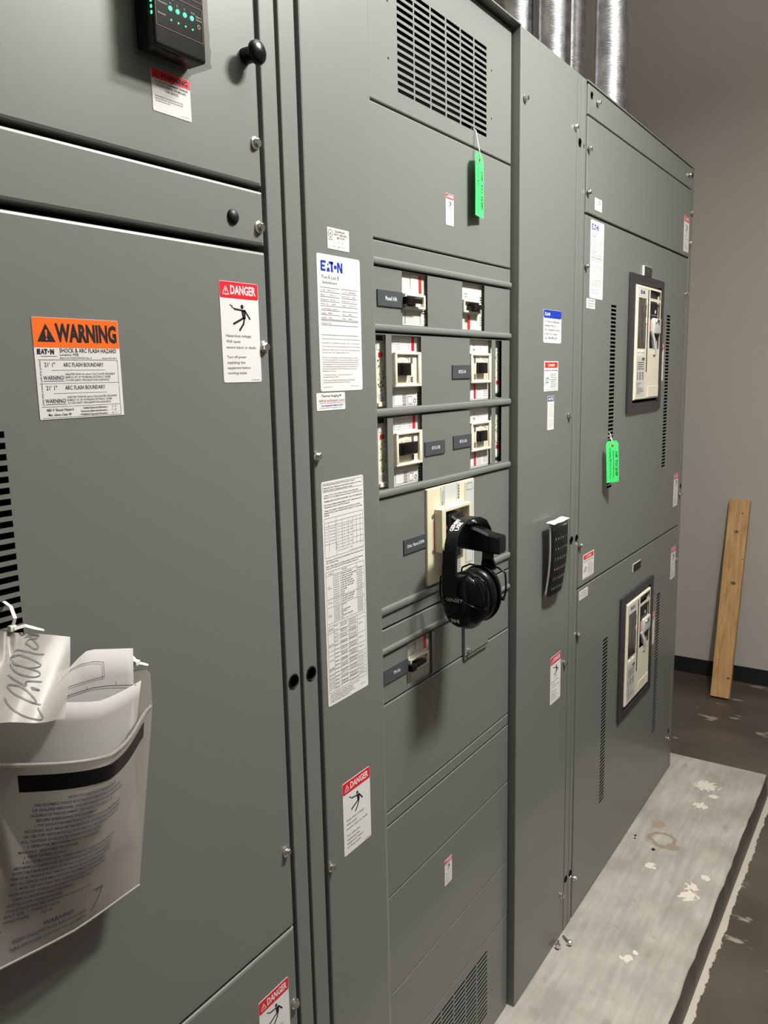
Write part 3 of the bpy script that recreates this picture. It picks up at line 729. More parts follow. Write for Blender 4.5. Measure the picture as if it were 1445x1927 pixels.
large_breaker('large cream-collared breaker at the left of the second row, no name plate', *r2h[1])
large_breaker('large breaker right of the RTU-1A plate', *r2h[2], flip=True)
large_breaker('large breaker left of the RTU-3B plate with a wide black handle', *r3h[1], wide=True)
large_breaker('large breaker right of the RTU-3A plate', *r3h[2], flip=True)

def trip_strip(label, x0, x1, z0, z1, flip=False):
    yf = .030; w = x1-x0; h = z1-z0
    t = thing('trip_module', label, 'breaker trip module', ((x0+x1)/2, yf, (z0+z1)/2), 'narrow trip modules')
    vx = .0205; xr = x0+vx+.75*w
    MB().rbox(x0-.002, xr, yf, yf+.03, z0-.004, z1+.0015, .0015).build('case', M_pcb, t)
    f = planemap(x0+vx, z1, yf-.0005); wd = .75*w; rn = random.Random(int(z0*1000)+int(x0*77))
    wh = Ink(f); rd = Ink(f); k_ = Ink(f)
    s = (lambda v: v) if not flip else (lambda v: -1-v)
    def rc(ink, a, b, c, d): ink.rect(wd*a, min(s(b), s(d))*h, wd*c, max(s(b), s(d))*h)
    rc(wh, .05, -.10, .95, -.20); rc(wh, .0, -.96, .95, -.99); rc(wh, .1, -.78, .9, -.93)
    rc(rd, .22, -.235, .75, -.30)
    rc(k_, .0, -.01, .75, -.075)
    for _ in range(26):
        a, b = rn.uniform(.05, .85), -rn.uniform(.33, .76)
        if rn.random() < .5: k_.disc(wd*a, s(b)*h, rn.uniform(.0008, .0017))
        else: rc(k_, a, b, min(.95, a+rn.uniform(.08, .25)), b-.006)
    for q in range(5): rc(k_, .2, -.81-q*.02, .75, -.818-q*.02)
    wh.build_each('white_sticker', M_white, t); rd.build('red_button', M_red, t); k_.build('printing', M_ink, t)
    if not flip: MB().rbox(x0+vx, xr-.002, yf-.003, yf, z0+.002, z0+.010, .001).build('latch', M_cream, t)
    return t
trip_strip('narrow trip module at the left end of the second row', *r2h[0])
trip_strip('narrow trip module at the left end of the third row', *r3h[0])
trip_strip('narrow trip module right of the RTU-1A breaker', *r2h[3], flip=True)
trip_strip('narrow trip module right of the RTU-3A breaker', *r3h[3], flip=True)

# distribution panel breaker with the long lever
DB = thing('circuit_breaker', 'big ivory breaker with a long black lever holding the ear muffs', 'circuit breaker', (1.383, .014, 1.27), 'lever circuit breaker')
yb = .0135
MB().rbox(1.2878, 1.4780, yb, .06, 1.1805, 1.3680, .002).build('case', M_cream2, DB)
f = planemap(0, 0, yb-.0005)
Ink(f).rect(1.3375, 1.326, 1.4160, 1.3680).rect(1.4370, 1.185, 1.4760, 1.3640).rect(1.3375, 1.185, 1.420, 1.236).build_each('grey_sticker', M_lgrey, DB)
wsx = Ink(f).rect(1.3175, 1.2510, 1.3265, 1.3045); wsx.build_each('white_sticker', M_white, DB)
Ink(f).rect(1.3110, 1.2480, 1.3170, 1.3060).build('red_stripe', M_red2, DB)
ik = Ink(planemap(0, 0, yb-.0009))
for z in (1.3140, 1.2455): ik.disc(1.3075, z, .0042)
for k in range(9): ik.text('ON', 1.3400, 1.3560-k*.0032, .0020, w=.010)
ik.line([(1.352, 1.326), (1.352, 1.366)], .0006).line([(1.403, 1.328), (1.403, 1.366)], .0006)
ik.ring(1.344, 1.334, .003, .0008)
for k in range(5): ik.rect(1.4070, 1.335+k*.006, 1.4120, 1.3390+k*.006)
ik.frame(1.4430, 1.3470, 1.4680, 1.3610, .0006).frame(1.4400, 1.1960, 1.4700, 1.2340, .0006)
for k in range(7): ik.rect(1.3880, 1.188+k*.004, 1.4150, 1.1893+k*.004)
for k in range(4): ik.rect(1.3395, 1.190+k*.006, 1.3425, 1.1935+k*.006)
ik.rect(1.3640, 1.2185, 1.4160, 1.2350)
ik.build('printing', M_inkg, DB)
Ink(planemap(0, 0, yb-.0012)).disc(1.4550, 1.2250, .0018).build('red_dot', M_red, DB)
cb = MB(); cy0, cy1 = -.004, .0140
for a in ((1.3130, 1.3285, 1.243, 1.327), (1.4240, 1.4310, 1.243, 1.327), (1.3265, 1.4240, 1.3200, 1.3270), (1.3265, 1.4240, 1.243, 1.249)): cb.rbox(a[0], a[1], cy0, cy1, a[2], a[3], .0015)
cb.build('handle_collar', M_cream2, DB)
MB().lathe([(.030, 0), (.030, .003), (.028, .004)], 1.378, .010, 1.292, n=30).build('handle_boss', M_cream, DB, smooth=40)
Ink(planemap(0, 0, .0056)).disc(1.3840, 1.3140, .0016).build('indicator_dot', M_ink, DB)
# lever: long tapered bar coming out towards the aisle
def hexa(sections):
    mb = MB(); vs_ = []
    for (y, xa, xb, za, zb_, c) in sections:
        vs_ += [(xa+c, y, za), (xb-c, y, za), (xb, y, za+c), (xb, y, zb_-c), (xb-c, y, zb_), (xa+c, y, zb_), (xa, y, zb_-c), (xa, y, za+c)]
    fs = []
    for i in range(len(sections)-1):
        for k in range(8): fs.append((i*8+k, i*8+(k+1) % 8, (i+1)*8+(k+1) % 8, (i+1)*8+k))
    fs += [tuple(range(8)), tuple((len(sections)-1)*8+k for k in range(8))]
    return mb.add(vs_, fs)
lv = hexa([(.012, 1.334, 1.378, 1.252, 1.318, .003), (-.012, 1.334, 1.378, 1.254, 1.314, .004), (-.030, 1.337, 1.374, 1.250, 1.302, .004), (-.066, 1.345, 1.376, 1.246, 1.289, .005), (-.082, 1.348, 1.379, 1.244, 1.281, .004), (-.103, 1.350, 1.381, 1.243, 1.277, .003), (-.105, 1.352, 1.379, 1.245, 1.275, .003)])
lv = lv.build('lever', M_blk, DB)
sc_ = MB(); 
for k in range(14):
    a = 2*math.pi*k/14; sc_.v.append((1.3325, .000+.0045*math.cos(a), 1.289+.0048*math.sin(a)))
sc_.f.append(tuple(range(14))); 
for k in range(14):
    a = 2*math.pi*k/14; sc_.v.append((1.3345, .000+.0045*math.cos(a), 1.289+.0048*math.sin(a)))
for k in range(14): sc_.f.append((k, (k+1) % 14, 14+(k+1) % 14, 14+k))
sc_.build('rivet', M_eye, lv)

# ------------------------------------------------------------------ name plates
def plate(label, x0, x1, z0, z1, text, y=YP+.001, th=.0022, hh=.0068, tw=None, name='name_plate'):
    t = thing(name, label, 'name plate', ((x0+x1)/2, y, (z0+z1)/2), 'engraved name plates')
    MB().rbox(x0, x1, y-th, y, z0, z1, .0004, 1).build('plate', M_plate, t)
    i_ = Ink(planemap(0, 0, y-th-.0002)); i_.text(text, (x0+x1)/2+.002, (z0+z1)/2-hh*.45, hh, w=tw, align='c', bold=.012)
    i_.build('lettering', M_white, t); return t
plate('dark name plate reading Panel HA', 1.1408, 1.2195, 1.6945, 1.7212, 'Panel HA', tw=.036)
plate('dark name plate reading RTU-1A', 1.3955, 1.4708, 1.5710, 1.5972, 'RTU-1A', tw=.030, hh=.006)
plate('dark name plate reading RTU-3B', 1.2885, 1.3640, 1.4300, 1.4562, 'RTU-3B', tw=.030, hh=.006)
plate('dark name plate reading RTU-3A', 1.3980, 1.4735, 1.4338, 1.4598, 'RTU-3A', tw=.030, hh=.006)
plate('dark name plate reading Dist. Panel DPA', 1.2097, 1.2872, 1.2577, 1.2848, 'Dist. Panel DPA', tw=.060, hh=.006)
plate('dark name plate reading TR-KL', 1.1350, 1.2172, 1.0333, 1.0606, 'TR-KL', tw=.024, hh=.006)
t = thing('name_plate', 'small black name plate with a pale rim above the lower main breaker', 'name plate', (2.60, 0, .947), 'engraved name plates')
MB().box(2.5610, 2.6450, -.002, 0, .9345, .9600).build('plate_rim', M_lgrey, t)
MB().box(2.5650, 2.6450, -.0026, -.002, .9345, .9575).build('plate', M_blkm, t)
Ink(planemap(0, 0, -.0029)).text('Main Breaker', 2.605, .9440, .0050, w=.058, align='c').build('lettering', M_inkg, t)

# ------------------------------------------------------------------ main breakers
def main_breaker(label):
    t = thing('main_breaker', label, 'main circuit breaker', (2.615, 0, 1.66), 'main breakers')
    fr = MB(); x0, x1, z0, z1 = 2.4345, 2.7960, 1.4520, 1.8640; i0, i1, j0, j1 = 2.482, 2.764, 1.475, 1.840; yf = -.0075
    for a in ((x0, i0, z0, z1), (i1, x1, z0, z1), (i0, i1, j1, z1), (i0, i1, z0, j0)): fr.rbox(a[0], a[1], yf, .0, a[2], a[3], .0018, 2)
    fr.build('bezel', M_frame, t)
    MB().box(2.484, 2.762, .004, .03, 1.477, 1.838).build('surround', M_dark, t)
    bx0, bx1, bz0, bz1 = 2.4890, 2.7480, 1.4895, 1.8330; Y = -.0110
    # front moulding built from blocks round its openings
    L0, L1 = 2.502, 2.588     # left column
    S0, S1_ = 2.5985, 2.6110  # slot
    W0, W1 = 2.6240, 2.7400   # right window
    cs = MB()
    hs = [(L0, L1, 1.6450, 1.7960), (S0, S1_, 1.5740, 1.8240), (W0, W1, 1.8010, 1.8255), (W0+.002, W1-.003, 1.6470, 1.7920)]
    body = panel('case', bx0, bx1, bz0, bz1, Y, .020, t, holes=hs, r=.004, material=M_cream)
    MB().box(L0, L1, Y+.0015, Y+.004, 1.6450, 1.7960).build('trip_unit_window', M_lens, t)
    MB().box(S0, S1_, Y+.012, Y+.016, 1.5740, 1.8240).build('slot', M_dark, t)
    MB().box(W0, W1, Y+.010, Y+.014, 1.8010, 1.8255).build('top_recess', M_frame, t)
    MB().box(W0, W1, Y+.009, Y+.012, 1.6470, 1.7920).build('recess_back', M_inkg, t)
    MB().rbox(W0+.006, W1-.024, Y+.001, Y+.009, 1.7420, 1.7880, .002).build('indicator_block', M_blkm, t)
    Ink(planemap(0, 0, Y+.0006)).rect(2.6790, 1.7570, 2.6920, 1.7670).rect(2.636, 1.7500, 2.72, 1.7508).build('indicator_flag', M_white, t)
    MB().rbox(W0+.034, W1-.004, Y-.006, Y+.009, 1.6930, 1.7420, .004).build('charging_handle', M_lgrey, t, smooth=30)
    MB().rbox(W0+.006, W0+.020, Y+.002, Y+.009, 1.6980, 1.7380, .001).build('red_flag', M_red, t)
    h2 = MB().add([], []); h2.strip([(W0+.018, Y-.002, 1.700), (W0+.040, Y-.004, 1.672), (W0+.058, Y-.003, 1.645), (W0+.060, Y-.002, 1.628)], (1, 0, 0), .024, .005); h2.build('pull_lever', M_lgrey, t)
    MB().tube([(W0+.045, Y-.007, 1.728), (W0+.062, Y-.010, 1.737), (W0+.080, Y-.008, 1.735), (W0+.084, Y-.006, 1.722)], .0022, 8).build('padlock_ring', M_zinc, t, smooth=True)
    MB().rbox(2.6235, 2.7420, Y-.0016, Y+.001, 1.4945, 1.5300, .0012, 2).build('rating_plug_cover', M_cream, t)
    sm = Ink(planemap(0, 0, Y-.0004)); sm.frame(L0, 1.8020, L1-.006, 1.8245, .0008); sm.frame(2.6215, 1.4925, 2.744, 1.5320, .0009); sm.line([(2.593, 1.49), (2.593, 1.60)], .0007); sm.build('moulding_lines', M_lgrey, t)
    sl = Ink(planemap(0, 0, Y-.0004)); sl.rect(L0, 1.499, L1-.002, 1.6205)
    sl.build('data_sticker', M_lgrey, t)
    Ink(planemap(0, 0, Y-.0006)).text('E', 2.520, 1.8085, .010, w=.012, bold=.06).text('A', 2.534, 1.8085, .010, w=.012, bold=.06).text('N', 2.549, 1.8085, .010, w=.014, bold=.06).build('maker_mark', M_blue, t)
    ik = Ink(planemap(0, 0, Y-.0008))
    ik.rect(2.552, 1.6090, 2.580, 1.6180)
    for k in range(4): ik.rect(2.507, 1.6020-k*.0065, 2.575-.004*(k % 3), 1.6045-k*.0065)
    for k in range(7): ik.rect(2.506, 1.5720-k*.0035, 2.516, 1.5738-k*.0035).rect(2.528, 1.5720-k*.0035, 2.545, 1.5738-k*.0035).rect(2.556, 1.5720-k*.0035, 2.572, 1.5738-k*.0035)
    for k in range(7): ik.rect(2.506, 1.5400-k*.0052, (2.548, 2.530, 2.520, 2.560, 2.575, 2.575, 2.540)[k], 1.5415-k*.0052)
    ik.build('printing', M_inkg, t)
    for x in (2.520, 2.558):
        MB().rbox(x-.012, x+.012, Y-.002, Y+.001, 1.6330, 1.6390, .001).rbox(x-.002, x+.002, Y-.002, Y+.001, 1.6250, 1.6330, .0008).build('rotary_switch', M_white, t)
    w_ = MB()
    for z in (1.7850, 1.7300): w_.rbox(L1-.004, L1+.006, Y-.0012, Y+.001, z-.009, z+.009, .0008)
    w_.build('window_clip', M_white, t)
    return t
mb1 = main_breaker('upper white-faced main breaker in a charcoal bezel on the farthest section')
mb2 = dup(mb1, dz=-.990, dx=.0005, label='lower white-faced main breaker in a charcoal bezel, above the floor of the farthest section')
t = thing('hasp_plate', 'small metal tab with a dark face on top of the upper main breaker bezel', 'tab', (2.606, 0, 1.88))
MB().box(2.5650, 2.6480, -.0060, 0, 1.8650, 1.8950).build('tab', M_lgrey, t)
MB().box(2.5700, 2.6480, -.0064, -.0060, 1.8650, 1.8935).build('dark_face', M_frame, t)
Ink(planemap(0, 0, -.0067)).disc(2.610, 1.8800, .0045).build('screw_head', M_zinc, t)

# ------------------------------------------------------------------ stickers
def sticker(name, label, cat, x0, z1, w, h, y=0.0, r=.0025, group=None, m_=None):
    t = thing(name, label, cat, (x0, y, z1), group)
    th = .0005
    mb = MB(); pts = []
    for cx, cz, a0 in ((x0+w-r, z1-r, 0), (x0+r, z1-r, 90), (x0+r, z1-h+r, 180), (x0+w-r, z1-h+r, 270)):
        for k in range(5):
            a = math.radians(a0+k*22.5); pts.append((cx+r*math.cos(a), cz+r*math.sin(a)))
    n = len(pts)
    mb.add([(a, y-th, b) for a, b in pts]+[(a, y, b) for a, b in pts], [tuple(range(n))]+[(k, (k+1) % n, n+(k+1) % n, n+k) for k in range(n)])
    mb.build('backing', m_ or M_white, t)
    f1 = planemap(x0, z1, y-th-.00015); f2 = planemap(x0, z1, y-th-.0003)
    return t, (lambda: Ink(f1)), (lambda: Ink(f2))

def alert_triangle(ink, u, v, s, sol=True):
    """triangle outline, base at v"""
    A, B, C_ = (u, v), (u+s, v), (u+s/2, v+s*.9)
    ink.line([A, B], s*.09).line([B, C_], s*.09).line([C_, A], s*.09)
    ink.rect(u+s*.45, v+s*.30, u+s*.55, v+s*.62).disc(u+s*.5, v+s*.18, s*.06, 8)
def falling_man(k, u, v, s):
    """s = label width; v = top of label"""
    P = lambda a, b: (u+a*s, v-b*s)
    k.disc(*P(.555, .43), .040*s)
    k.line([P(.24, .41), P(.30, .425), P(.29, .45), P(.35, .465)], .018*s)
    k.line([P(.35, .475), P(.62, .50)], .034*s).line([P(.62, .49), P(.75, .64)], .036*s)
    k.poly([P(.53, .49), P(.64, .49), P(.64, .64), P(.56, .65)])
    k.line([P(.58, .63), P(.32, .74)], .040*s).line([P(.61, .63), P(.57, .74), P(.47, .85)], .040*s)
def danger(label, x0, z1, w, h, y=0.0, group='DANGER hazardous voltage stickers', det=True, m_red=None):
    t, B, K = sticker('danger_sticker', label, 'sticker', x0, z1, w, h, y, r=w*.04, group=group)
    hh = .163*h
    B().rrect(.0005, -hh, w-.0005, -.0005, w*.03).build('red_header', m_red or M_red, t)
    wh = K(); alert_triangle(wh, w*.07, -hh*.78, w*.16); wh.text('DANGER', w*.27, -hh*.74, hh*.52, w=w*.66, bold=.03)
    wh.build('header_lettering', M_white, t)
    k = B(); s = w; falling_man(k, 0, 0, s*min(1, h/w/1.78*1.0))
    ls = ['Hazardous voltage.', 'Will cause', 'severe injury or death.', 'Turn off power', 'supplying this', 'equipment before', 'working inside.']
    vv = [.545, .602, .660, .757, .812, .865, .917]; ww = [.66, .36, .78, .50, .46, .60, .50]
    for a, b, c in zip(ls, vv, ww): k.text(a, w*.11, -h*b, h*.027, w=w*c)
    k.text('66A7867H01', w*.72, -h*.982, h*.010, w=w*.22)
    k.build('printing', M_ink, t)
    return t
danger('DANGER hazardous voltage sticker beside the arc flash sticker on the left door', .7588, 1.7024, .0712, .1272)
danger('DANGER sticker at the bottom of the picture on the left kick panel', .7618, .6725, .0668, .1270)
danger('DANGER sticker low on the left cover of the middle section, under the long wiring table', .9808, .9185, .0785, .1300)
danger('tiny DANGER sticker left of the upper green tag', 1.3745, 1.9108, .0302, .0560, YP, 'small DANGER stickers')
danger('tiny DANGER sticker low in the middle section, on the blank panel near the bottom vent', 1.3485, .5710, .0312, .0575, YP, 'small DANGER stickers')
danger('DANGER sticker low on the right cover of the middle section, beside a bolt', 1.8730, .8566, .0700, .1275)
danger('DANGER sticker at the top right corner of the farthest section', 3.0460, 2.1110, .0700, .1200)
danger('DANGER sticker right of the upper main breaker', 2.7990, 1.6680, .0400, .1255)
danger('DANGER sticker right of the lower main breaker', 2.8050, .7300, .0440, .1190)
danger('DANGER sticker at the right edge of the upper breaker door, beside a plug', 3.0430, 1.2000, .0600, .1230)
danger('DANGER sticker at the right edge of the lower breaker door', 3.0440, .9220, .0660, .1230)

# arc flash WARNING
w, h = .1047, .1030
t, B, K = sticker('warning_sticker', 'orange and white WARNING shock and arc flash hazard sticker on the left door', 'sticker', .4945, 1.6455, w, h, r=.001)
B().rect(.0003, -.0300, w-.0003, -.0003).build('orange_header', M_orange, t)
k = K(); tri = [(.0045, -.0245), (.0255, -.0245), (.0150, -.0060)]
k.poly(tri); k.text('WARNING', .0255, -.0235, .0172, w=.0760, bold=.045)
k.build('header_lettering', M_ink, t)
oi = Ink(planemap(.4945, 1.6455, -.0010)); oi.poly([(.0136, -.0125), (.0164, -.0125), (.0156, -.0195), (.0144, -.0195)]).disc(.0150, -.0218, .0011, 10); oi.build('exclamation_mark', M_orange, t)
k = B()
k.text('E', .0030, -.0365, .0045, w=.0040, bold=.08).text('A', .0073, -.0365, .0045, w=.0042, bold=.06).text('T', .0110, -.0365, .0045, w=.0040, bold=.08).disc(.0162, -.0343, .0009, 8).text('N', .0180, -.0365, .0045, w=.0045, bold=.08)
k.rect(.0070, -.0392, .0255, -.0388)
k.text('SHOCK & ARC FLASH HAZARD', .0290, -.0350, .0044, w=.0710, bold=.012)
k.text('Location: MSB', .0290, -.0384, .0027, w=.0225); k.text('Report #: TC02CM3013N1 Rev. 0', .0290, -.0414, .0018, w=.0385); k.text('Issued: NOV-2014', .1000, -.0414, .0018, w=.0190, align='r')
k.rect(.0030, -.0427, .1005, -.0423)
for a, b in ((0, 'LINE SIDE of MAIN'), (-.0237, 'LOAD SIDE of MAIN')):
    k.text("21' 1\"", .0100, -.0495+a, .0042, w=.0125, bold=.008); k.text('ARC FLASH BOUNDARY', .0320, -.0495+a, .0042, w=.0500, bold=.008)
    k.rect(.0180, -.0533+a, .0840, -.0530+a)
    k.text('WARNING!', .0078, -.0628+a, .0042, w=.0240, bold=.008); k.rect(.0078, -.0644+a, .0318, -.0639+a)
    for q, s_ in enumerate(('GREATER THAN 40 cal/cm² CALCULATED INCIDENT', 'ENERGY AT 18" WORKING DISTANCE.  REFER', 'TO SITE SAFETY PROGRAM FOR GUIDANCE.')):
        k.text(s_, .0335, -.0583+a-q*.0031, .0021, w=(.0630, .0565, .0550)[q])
    k.text(b, .0062, -.0650+a, .0019, w=.0215, rot=math.pi/2)
    k.rect(.0030, -.0668+a, .1005, -.0665+a)
k.rect(.0030, -.1018, .1005, -.1015); k.rect(.1003, -.1018, .1006, -.0423)
k.text('480 V Shock Hazard', .0080, -.0950, .0028, w=.0320, bold=.01); k.text('Min. Glove Class: 00', .0100, -.0998, .0026, w=.0270, bold=.01)
for q, (s_, n_) in enumerate((('Limited Approach Boundary:', "3' - 6\""), ('Restricted Approach Boundary:', "1' - 0\""), ('Prohibited Approach Boundary:', "0' - 1\""))):
    k.text(s_, .0830, -.0938-q*.0034, .0021, w=(.0310, .0340, .0345)[q], align='r', bold=.01); k.text(n_, .0890, -.0938-q*.0034, .0021, w=.0060)
k.build('printing', M_ink, t)

# red WARNING under the surge device
w, h = .0580, .0455
t, B, K = sticker('warning_sticker', 'red and white WARNING megger sticker under the display box with green lights', 'sticker', .6700, 1.9262, w, h, r=.0015)
B().rect(.0002, -.0105, w-.0002, -.0002).build('red_header', M_red, t)
k = K(); alert_triangle(k, .004, -.0082, .0072); k.text('WARNING', .0130, -.0082, .0058, w=.0410, bold=.02); k.build('header_lettering', M_ink, t)
k = B(); k.text('TO PREVENT EQUIPMENT DAMAGE', w/2, -.0142, .0022, w=.0500, align='c', bold=.02); k.text('DO NOT HI-POT OR MEGGER', w/2, -.0182, .0026, w=.0440, align='c', bold=.01); k.text('THIS DEVICE.', w/2, -.0222, .0026, w=.0200, align='c', bold=.01)
for q, s_ in enumerate(('DISCONNECT ALL WIRES AND NEUTRAL', 'BEFORE TESTING. FAILURE CAN DAMAGE', 'SURGE PROTECTOR.')): k.text(s_, .0040, -.0295-q*.0026, .0015, w=(.0420, .0410, .0220)[q])
k.text('TD 1.22.04.31', .0420, -.0430, .0011, w=.0130)
k.build('printing', M_inkg, t)

# UL deadfront stickers
def ul(label, x0, z1, w, h):
    t, B, K = sticker('listing_sticker', label, 'sticker', x0, z1, w, h, r=.001, group='certification stickers', m_=M_cream_l)
    k = B(); s = w/.0540
    k.ring(.0075*s, -.0085, .0060*s, .0010*s); k.text('UL', .0043*s, -.0105, .0042, w=.0064*s, bold=.02); k.text('LISTED', .0022*s, -.0178, .0020, w=.0110*s, bold=.02)
    k.text('DEADFRONT', .0185*s, -.0060, .0030, w=.0260*s, bold=.02); k.text('SWITCHBOARD', .0160*s, -.0103, .0030, w=.0330*s, bold=.02); k.text('SECTION', .0230*s, -.0147, .0030, w=.0190*s, bold=.02)
    k.build('printing', M_ink, t)
    k = B(); k.text('2', .0145*s, -.0215, .0040, w=.0030*s).text('OF', .0240*s, -.0205, .0026, w=.0045*s).text('3', .0350*s, -.0215, .0040, w=.0030*s).text('No. G 853770', .0125*s, -.0275, .0026, w=.0290*s)
    k.build('stamped_numbers', M_inkg, t); return t
ul('small cream listing sticker above the tall white rating sticker on the middle section', .9862, 1.7970, .0538, .0305)
ul('small cream listing sticker on the wiring cover of the farthest section', 2.1295, 2.0218, .0535, .0300)

# maker rating stickers
def logo(k, u, v, w, h):
    """block letters of the maker's mark"""
    R = lambda a, b, c, d: k.rect(u+a*w, v-d*h, u+c*w, v-b*h)
    R(0, 0, .07, 1); R(.07, 0, .235, .22); R(.07, .40, .19, .60); R(.07, .78, .21, 1)
    k.poly([(u+.29*w, v-.40*h), (u+.33*w, v-.18*h), (u+.37*w, v-.40*h)]).poly([(u+.255*w, v-h), (u+.30*w, v-.62*h), (u+.385*w, v-.62*h), (u+.41*w, v-h)])
    R(.37, 0, .57, .24); k.poly([(u+.46*w, v), (u+.56*w, v), (u+.54*w, v-.5*h), (u+.56*w, v-h), (u+.46*w, v-h)])
    k.disc(u+.665*w, v-.5*h, h*.20, 16, ru=w*.065)
    k.poly([(u+.75*w, v), (u+.84*w, v), (u+.93*w, v-.62*h), (u+.93*w, v), (u+w, v), (u+w, v-h), (u+.92*w, v-h), (u+.82*w, v-.40*h), (u+.82*w, v-h), (u+.75*w, v-h)])
def rating(label, x0, z1, w, h):
    t, B, K = sticker('rating_sticker', label, 'sticker', x0, z1, w, h, r=.004, group='maker rating stickers')
    s = w/.1080; q = h/.1990
    b = B(); logo(b, .0090*s, -.0092*q, .0535*s, .0150*q); b.build('maker_logo', M_blue, t)
    k = B()
    k.text('Pow-R-Line ®', .0110*s, -.0350*q, .0058*q, w=.0430*s); k.text('Switchboard', .0120*s, -.0420*q, .0042*q, w=.0350*s, bold=.01)
    k.build('product_lettering', M_inkg, t)
    k = B(); L0, L1, R0, R1 = .006*s, .0535*s, .0575*s, .1000*s; th = .0007
    def ln(a, b_, v): k.rect(a, -v*q-th/2, b_, -v*q+th/2)
    for i in range(4): ln(L0, L1, .0475+i*.0066); ln(R0, R1, .0475+i*.0066)
    ln(L0, R1, .0739); ln(L0, L1, .0803); ln(R0, R1, .0803); ln(L0, L1, .0867); ln(R0, R1, .0867); ln(L0, R1, .0934); ln(L0, R1, .0950); ln(L0, R1, .1015); ln(L0, R1, .1160)
    rows = [('Volts   480Y/277', 'G.O. No.  LXM0079841'), ('Phase   3    Wire  4', 'Item No.   003'), ('Frequency   60 Hz.', 'Section No.  2  Of  3'), ('Mfd. At   GSM', 'Date   10/2014')]
    for i, (a, b_) in enumerate(rows):
        k.text(a, L0+.001, -(.0525+i*.0066)*q, .0023*q, w=.036*s); k.text(b_, R0+.001, -(.0525+i*.0066)*q, .0023*q, w=.036*s)
    k.text('Current Ratings - Amperes', .009*s, -.0790*q, .0023*q, w=.038*s)
    for i, (a, b_) in enumerate((('Supply   4000', 'Thru   4000'), ('Section   4000', 'Main   4000'))):
        k.text(a, L0+.001, -(.0854+i*.0066)*q, .0023*q, w=.026*s); k.text(b_, R0+.001, -(.0854+i*.0066)*q, .0023*q, w=.026*s)
    k.text('Enclosure Type   1', .0075*s, -.1000*q, .0024*q, w=.028*s)
    body = [(.1225, 'This Section Is Rated For Use On A Circuit Capable Of Delivering No', .098), (.1285, 'More Than  65   kA RMS Sym. Amperes,  480   Volts maximum.', .096), (.1335, 'When Protected By A Current Limiting Main Device, It  N/A  Amperes', .098), (.1385, 'Maximum Or  N/A  Type Or A Type  N/A  Circuit Breaker Rated', .096), (.1425, 'Not More Than   N/A   Amperes Must Be Used.', .068),
            (.1500, 'The Short Circuit Rating Of This Switchboard Section Is Equal', .090), (.1533, 'To The Lowest Rating Of (1) Any Section Electrically Connected', .092), (.1566, 'In Series Or (2) Disconnected Overcurrent Rating. A Remote Short', .092), (.1599, 'Circuit Rating Or (3) Any Overcurrent Device Be Used In The', .093), (.1632, 'Series Rating Information Manual Attached To (4) Mfd May Fix', .091), (.1665, 'Any Unless Containing An EATON Tested Device Allowed On', .088), (.1698, 'Distribution Chassis.', .032),
            (.1755, '* This Section Contains A Control Transformer. The', .075), (.1786, 'Secondary Voltage Is 120V.', .038), (.1835, '# This Section Contains A Bonded Neutral. The Bonding', .080), (.1866, 'Means Must Only Be Removed On Test Purposes.', .070)]
    for v, s_, ww in body: k.text(s_, .0065*s, -v*q, .0019*q, w=ww*s)
    k.text('66A9394 REV.', .008*s, -.1935*q, .0014*q, w=.022*s); k.text('MADE IN U.S.A.', .076*s, -.1930*q, .0014*q, w=.022*s)
    k.build('printing', M_inkg, t); return t
rating('tall white rating sticker with blue logo on the left cover of the middle section', .9585, 1.7575, .1080, .1992)
rating('tall white rating sticker with blue logo at the top left of the farthest section door', 2.1030, 1.9648, .1020, .1960)

def thermal(label, x0, z1, w, h):
    t, B, K = sticker('inspection_sticker', label, 'sticker', x0, z1, w, h, r=.002, group='thermal imaging stickers')
    s = w/.0710; q = h/.0262
    k = B(); k.text('Thermal Imaging ®', .0110*s, -.0063*q, .0036*q, w=.0500*s, bold=.02, shear=.1); k.text('infra', .0060*s, -.0138*q, .0050*q, w=.0150*s); k.text('team.com', .0350*s, -.0138*q, .0050*q, w=.0335*s)
    k.text('TEL: 603-622-0849 Thermographic Services', .0070*s, -.0232*q, .0014*q, w=.0560*s); k.build('printing', M_inkg, t)
    k = B(); k.text('red', .0220*s, -.0138*q, .0050*q, w=.0120*s); k.rect(.0065*s, -.0157*q, .0690*s, -.0152*q); k.build('red_printing', M_red, t)
    k = B(); k.text('Last Inspection March 2024', .0110*s, -.0202*q, .0026*q, w=.0540*s, bold=.02); k.build('blue_printing', M_blue, t)
    return t
thermal('white thermal imaging sticker under the tall rating sticker on the middle section', .9475, 1.5562, .0710, .0262)
thermal('white thermal imaging sticker under the rating sticker of the farthest section', 2.0825, 1.7666, .0645, .0250)
thermal('white thermal imaging sticker under the door seam of the farthest section', 2.0720, .9848, .0690, .0248)

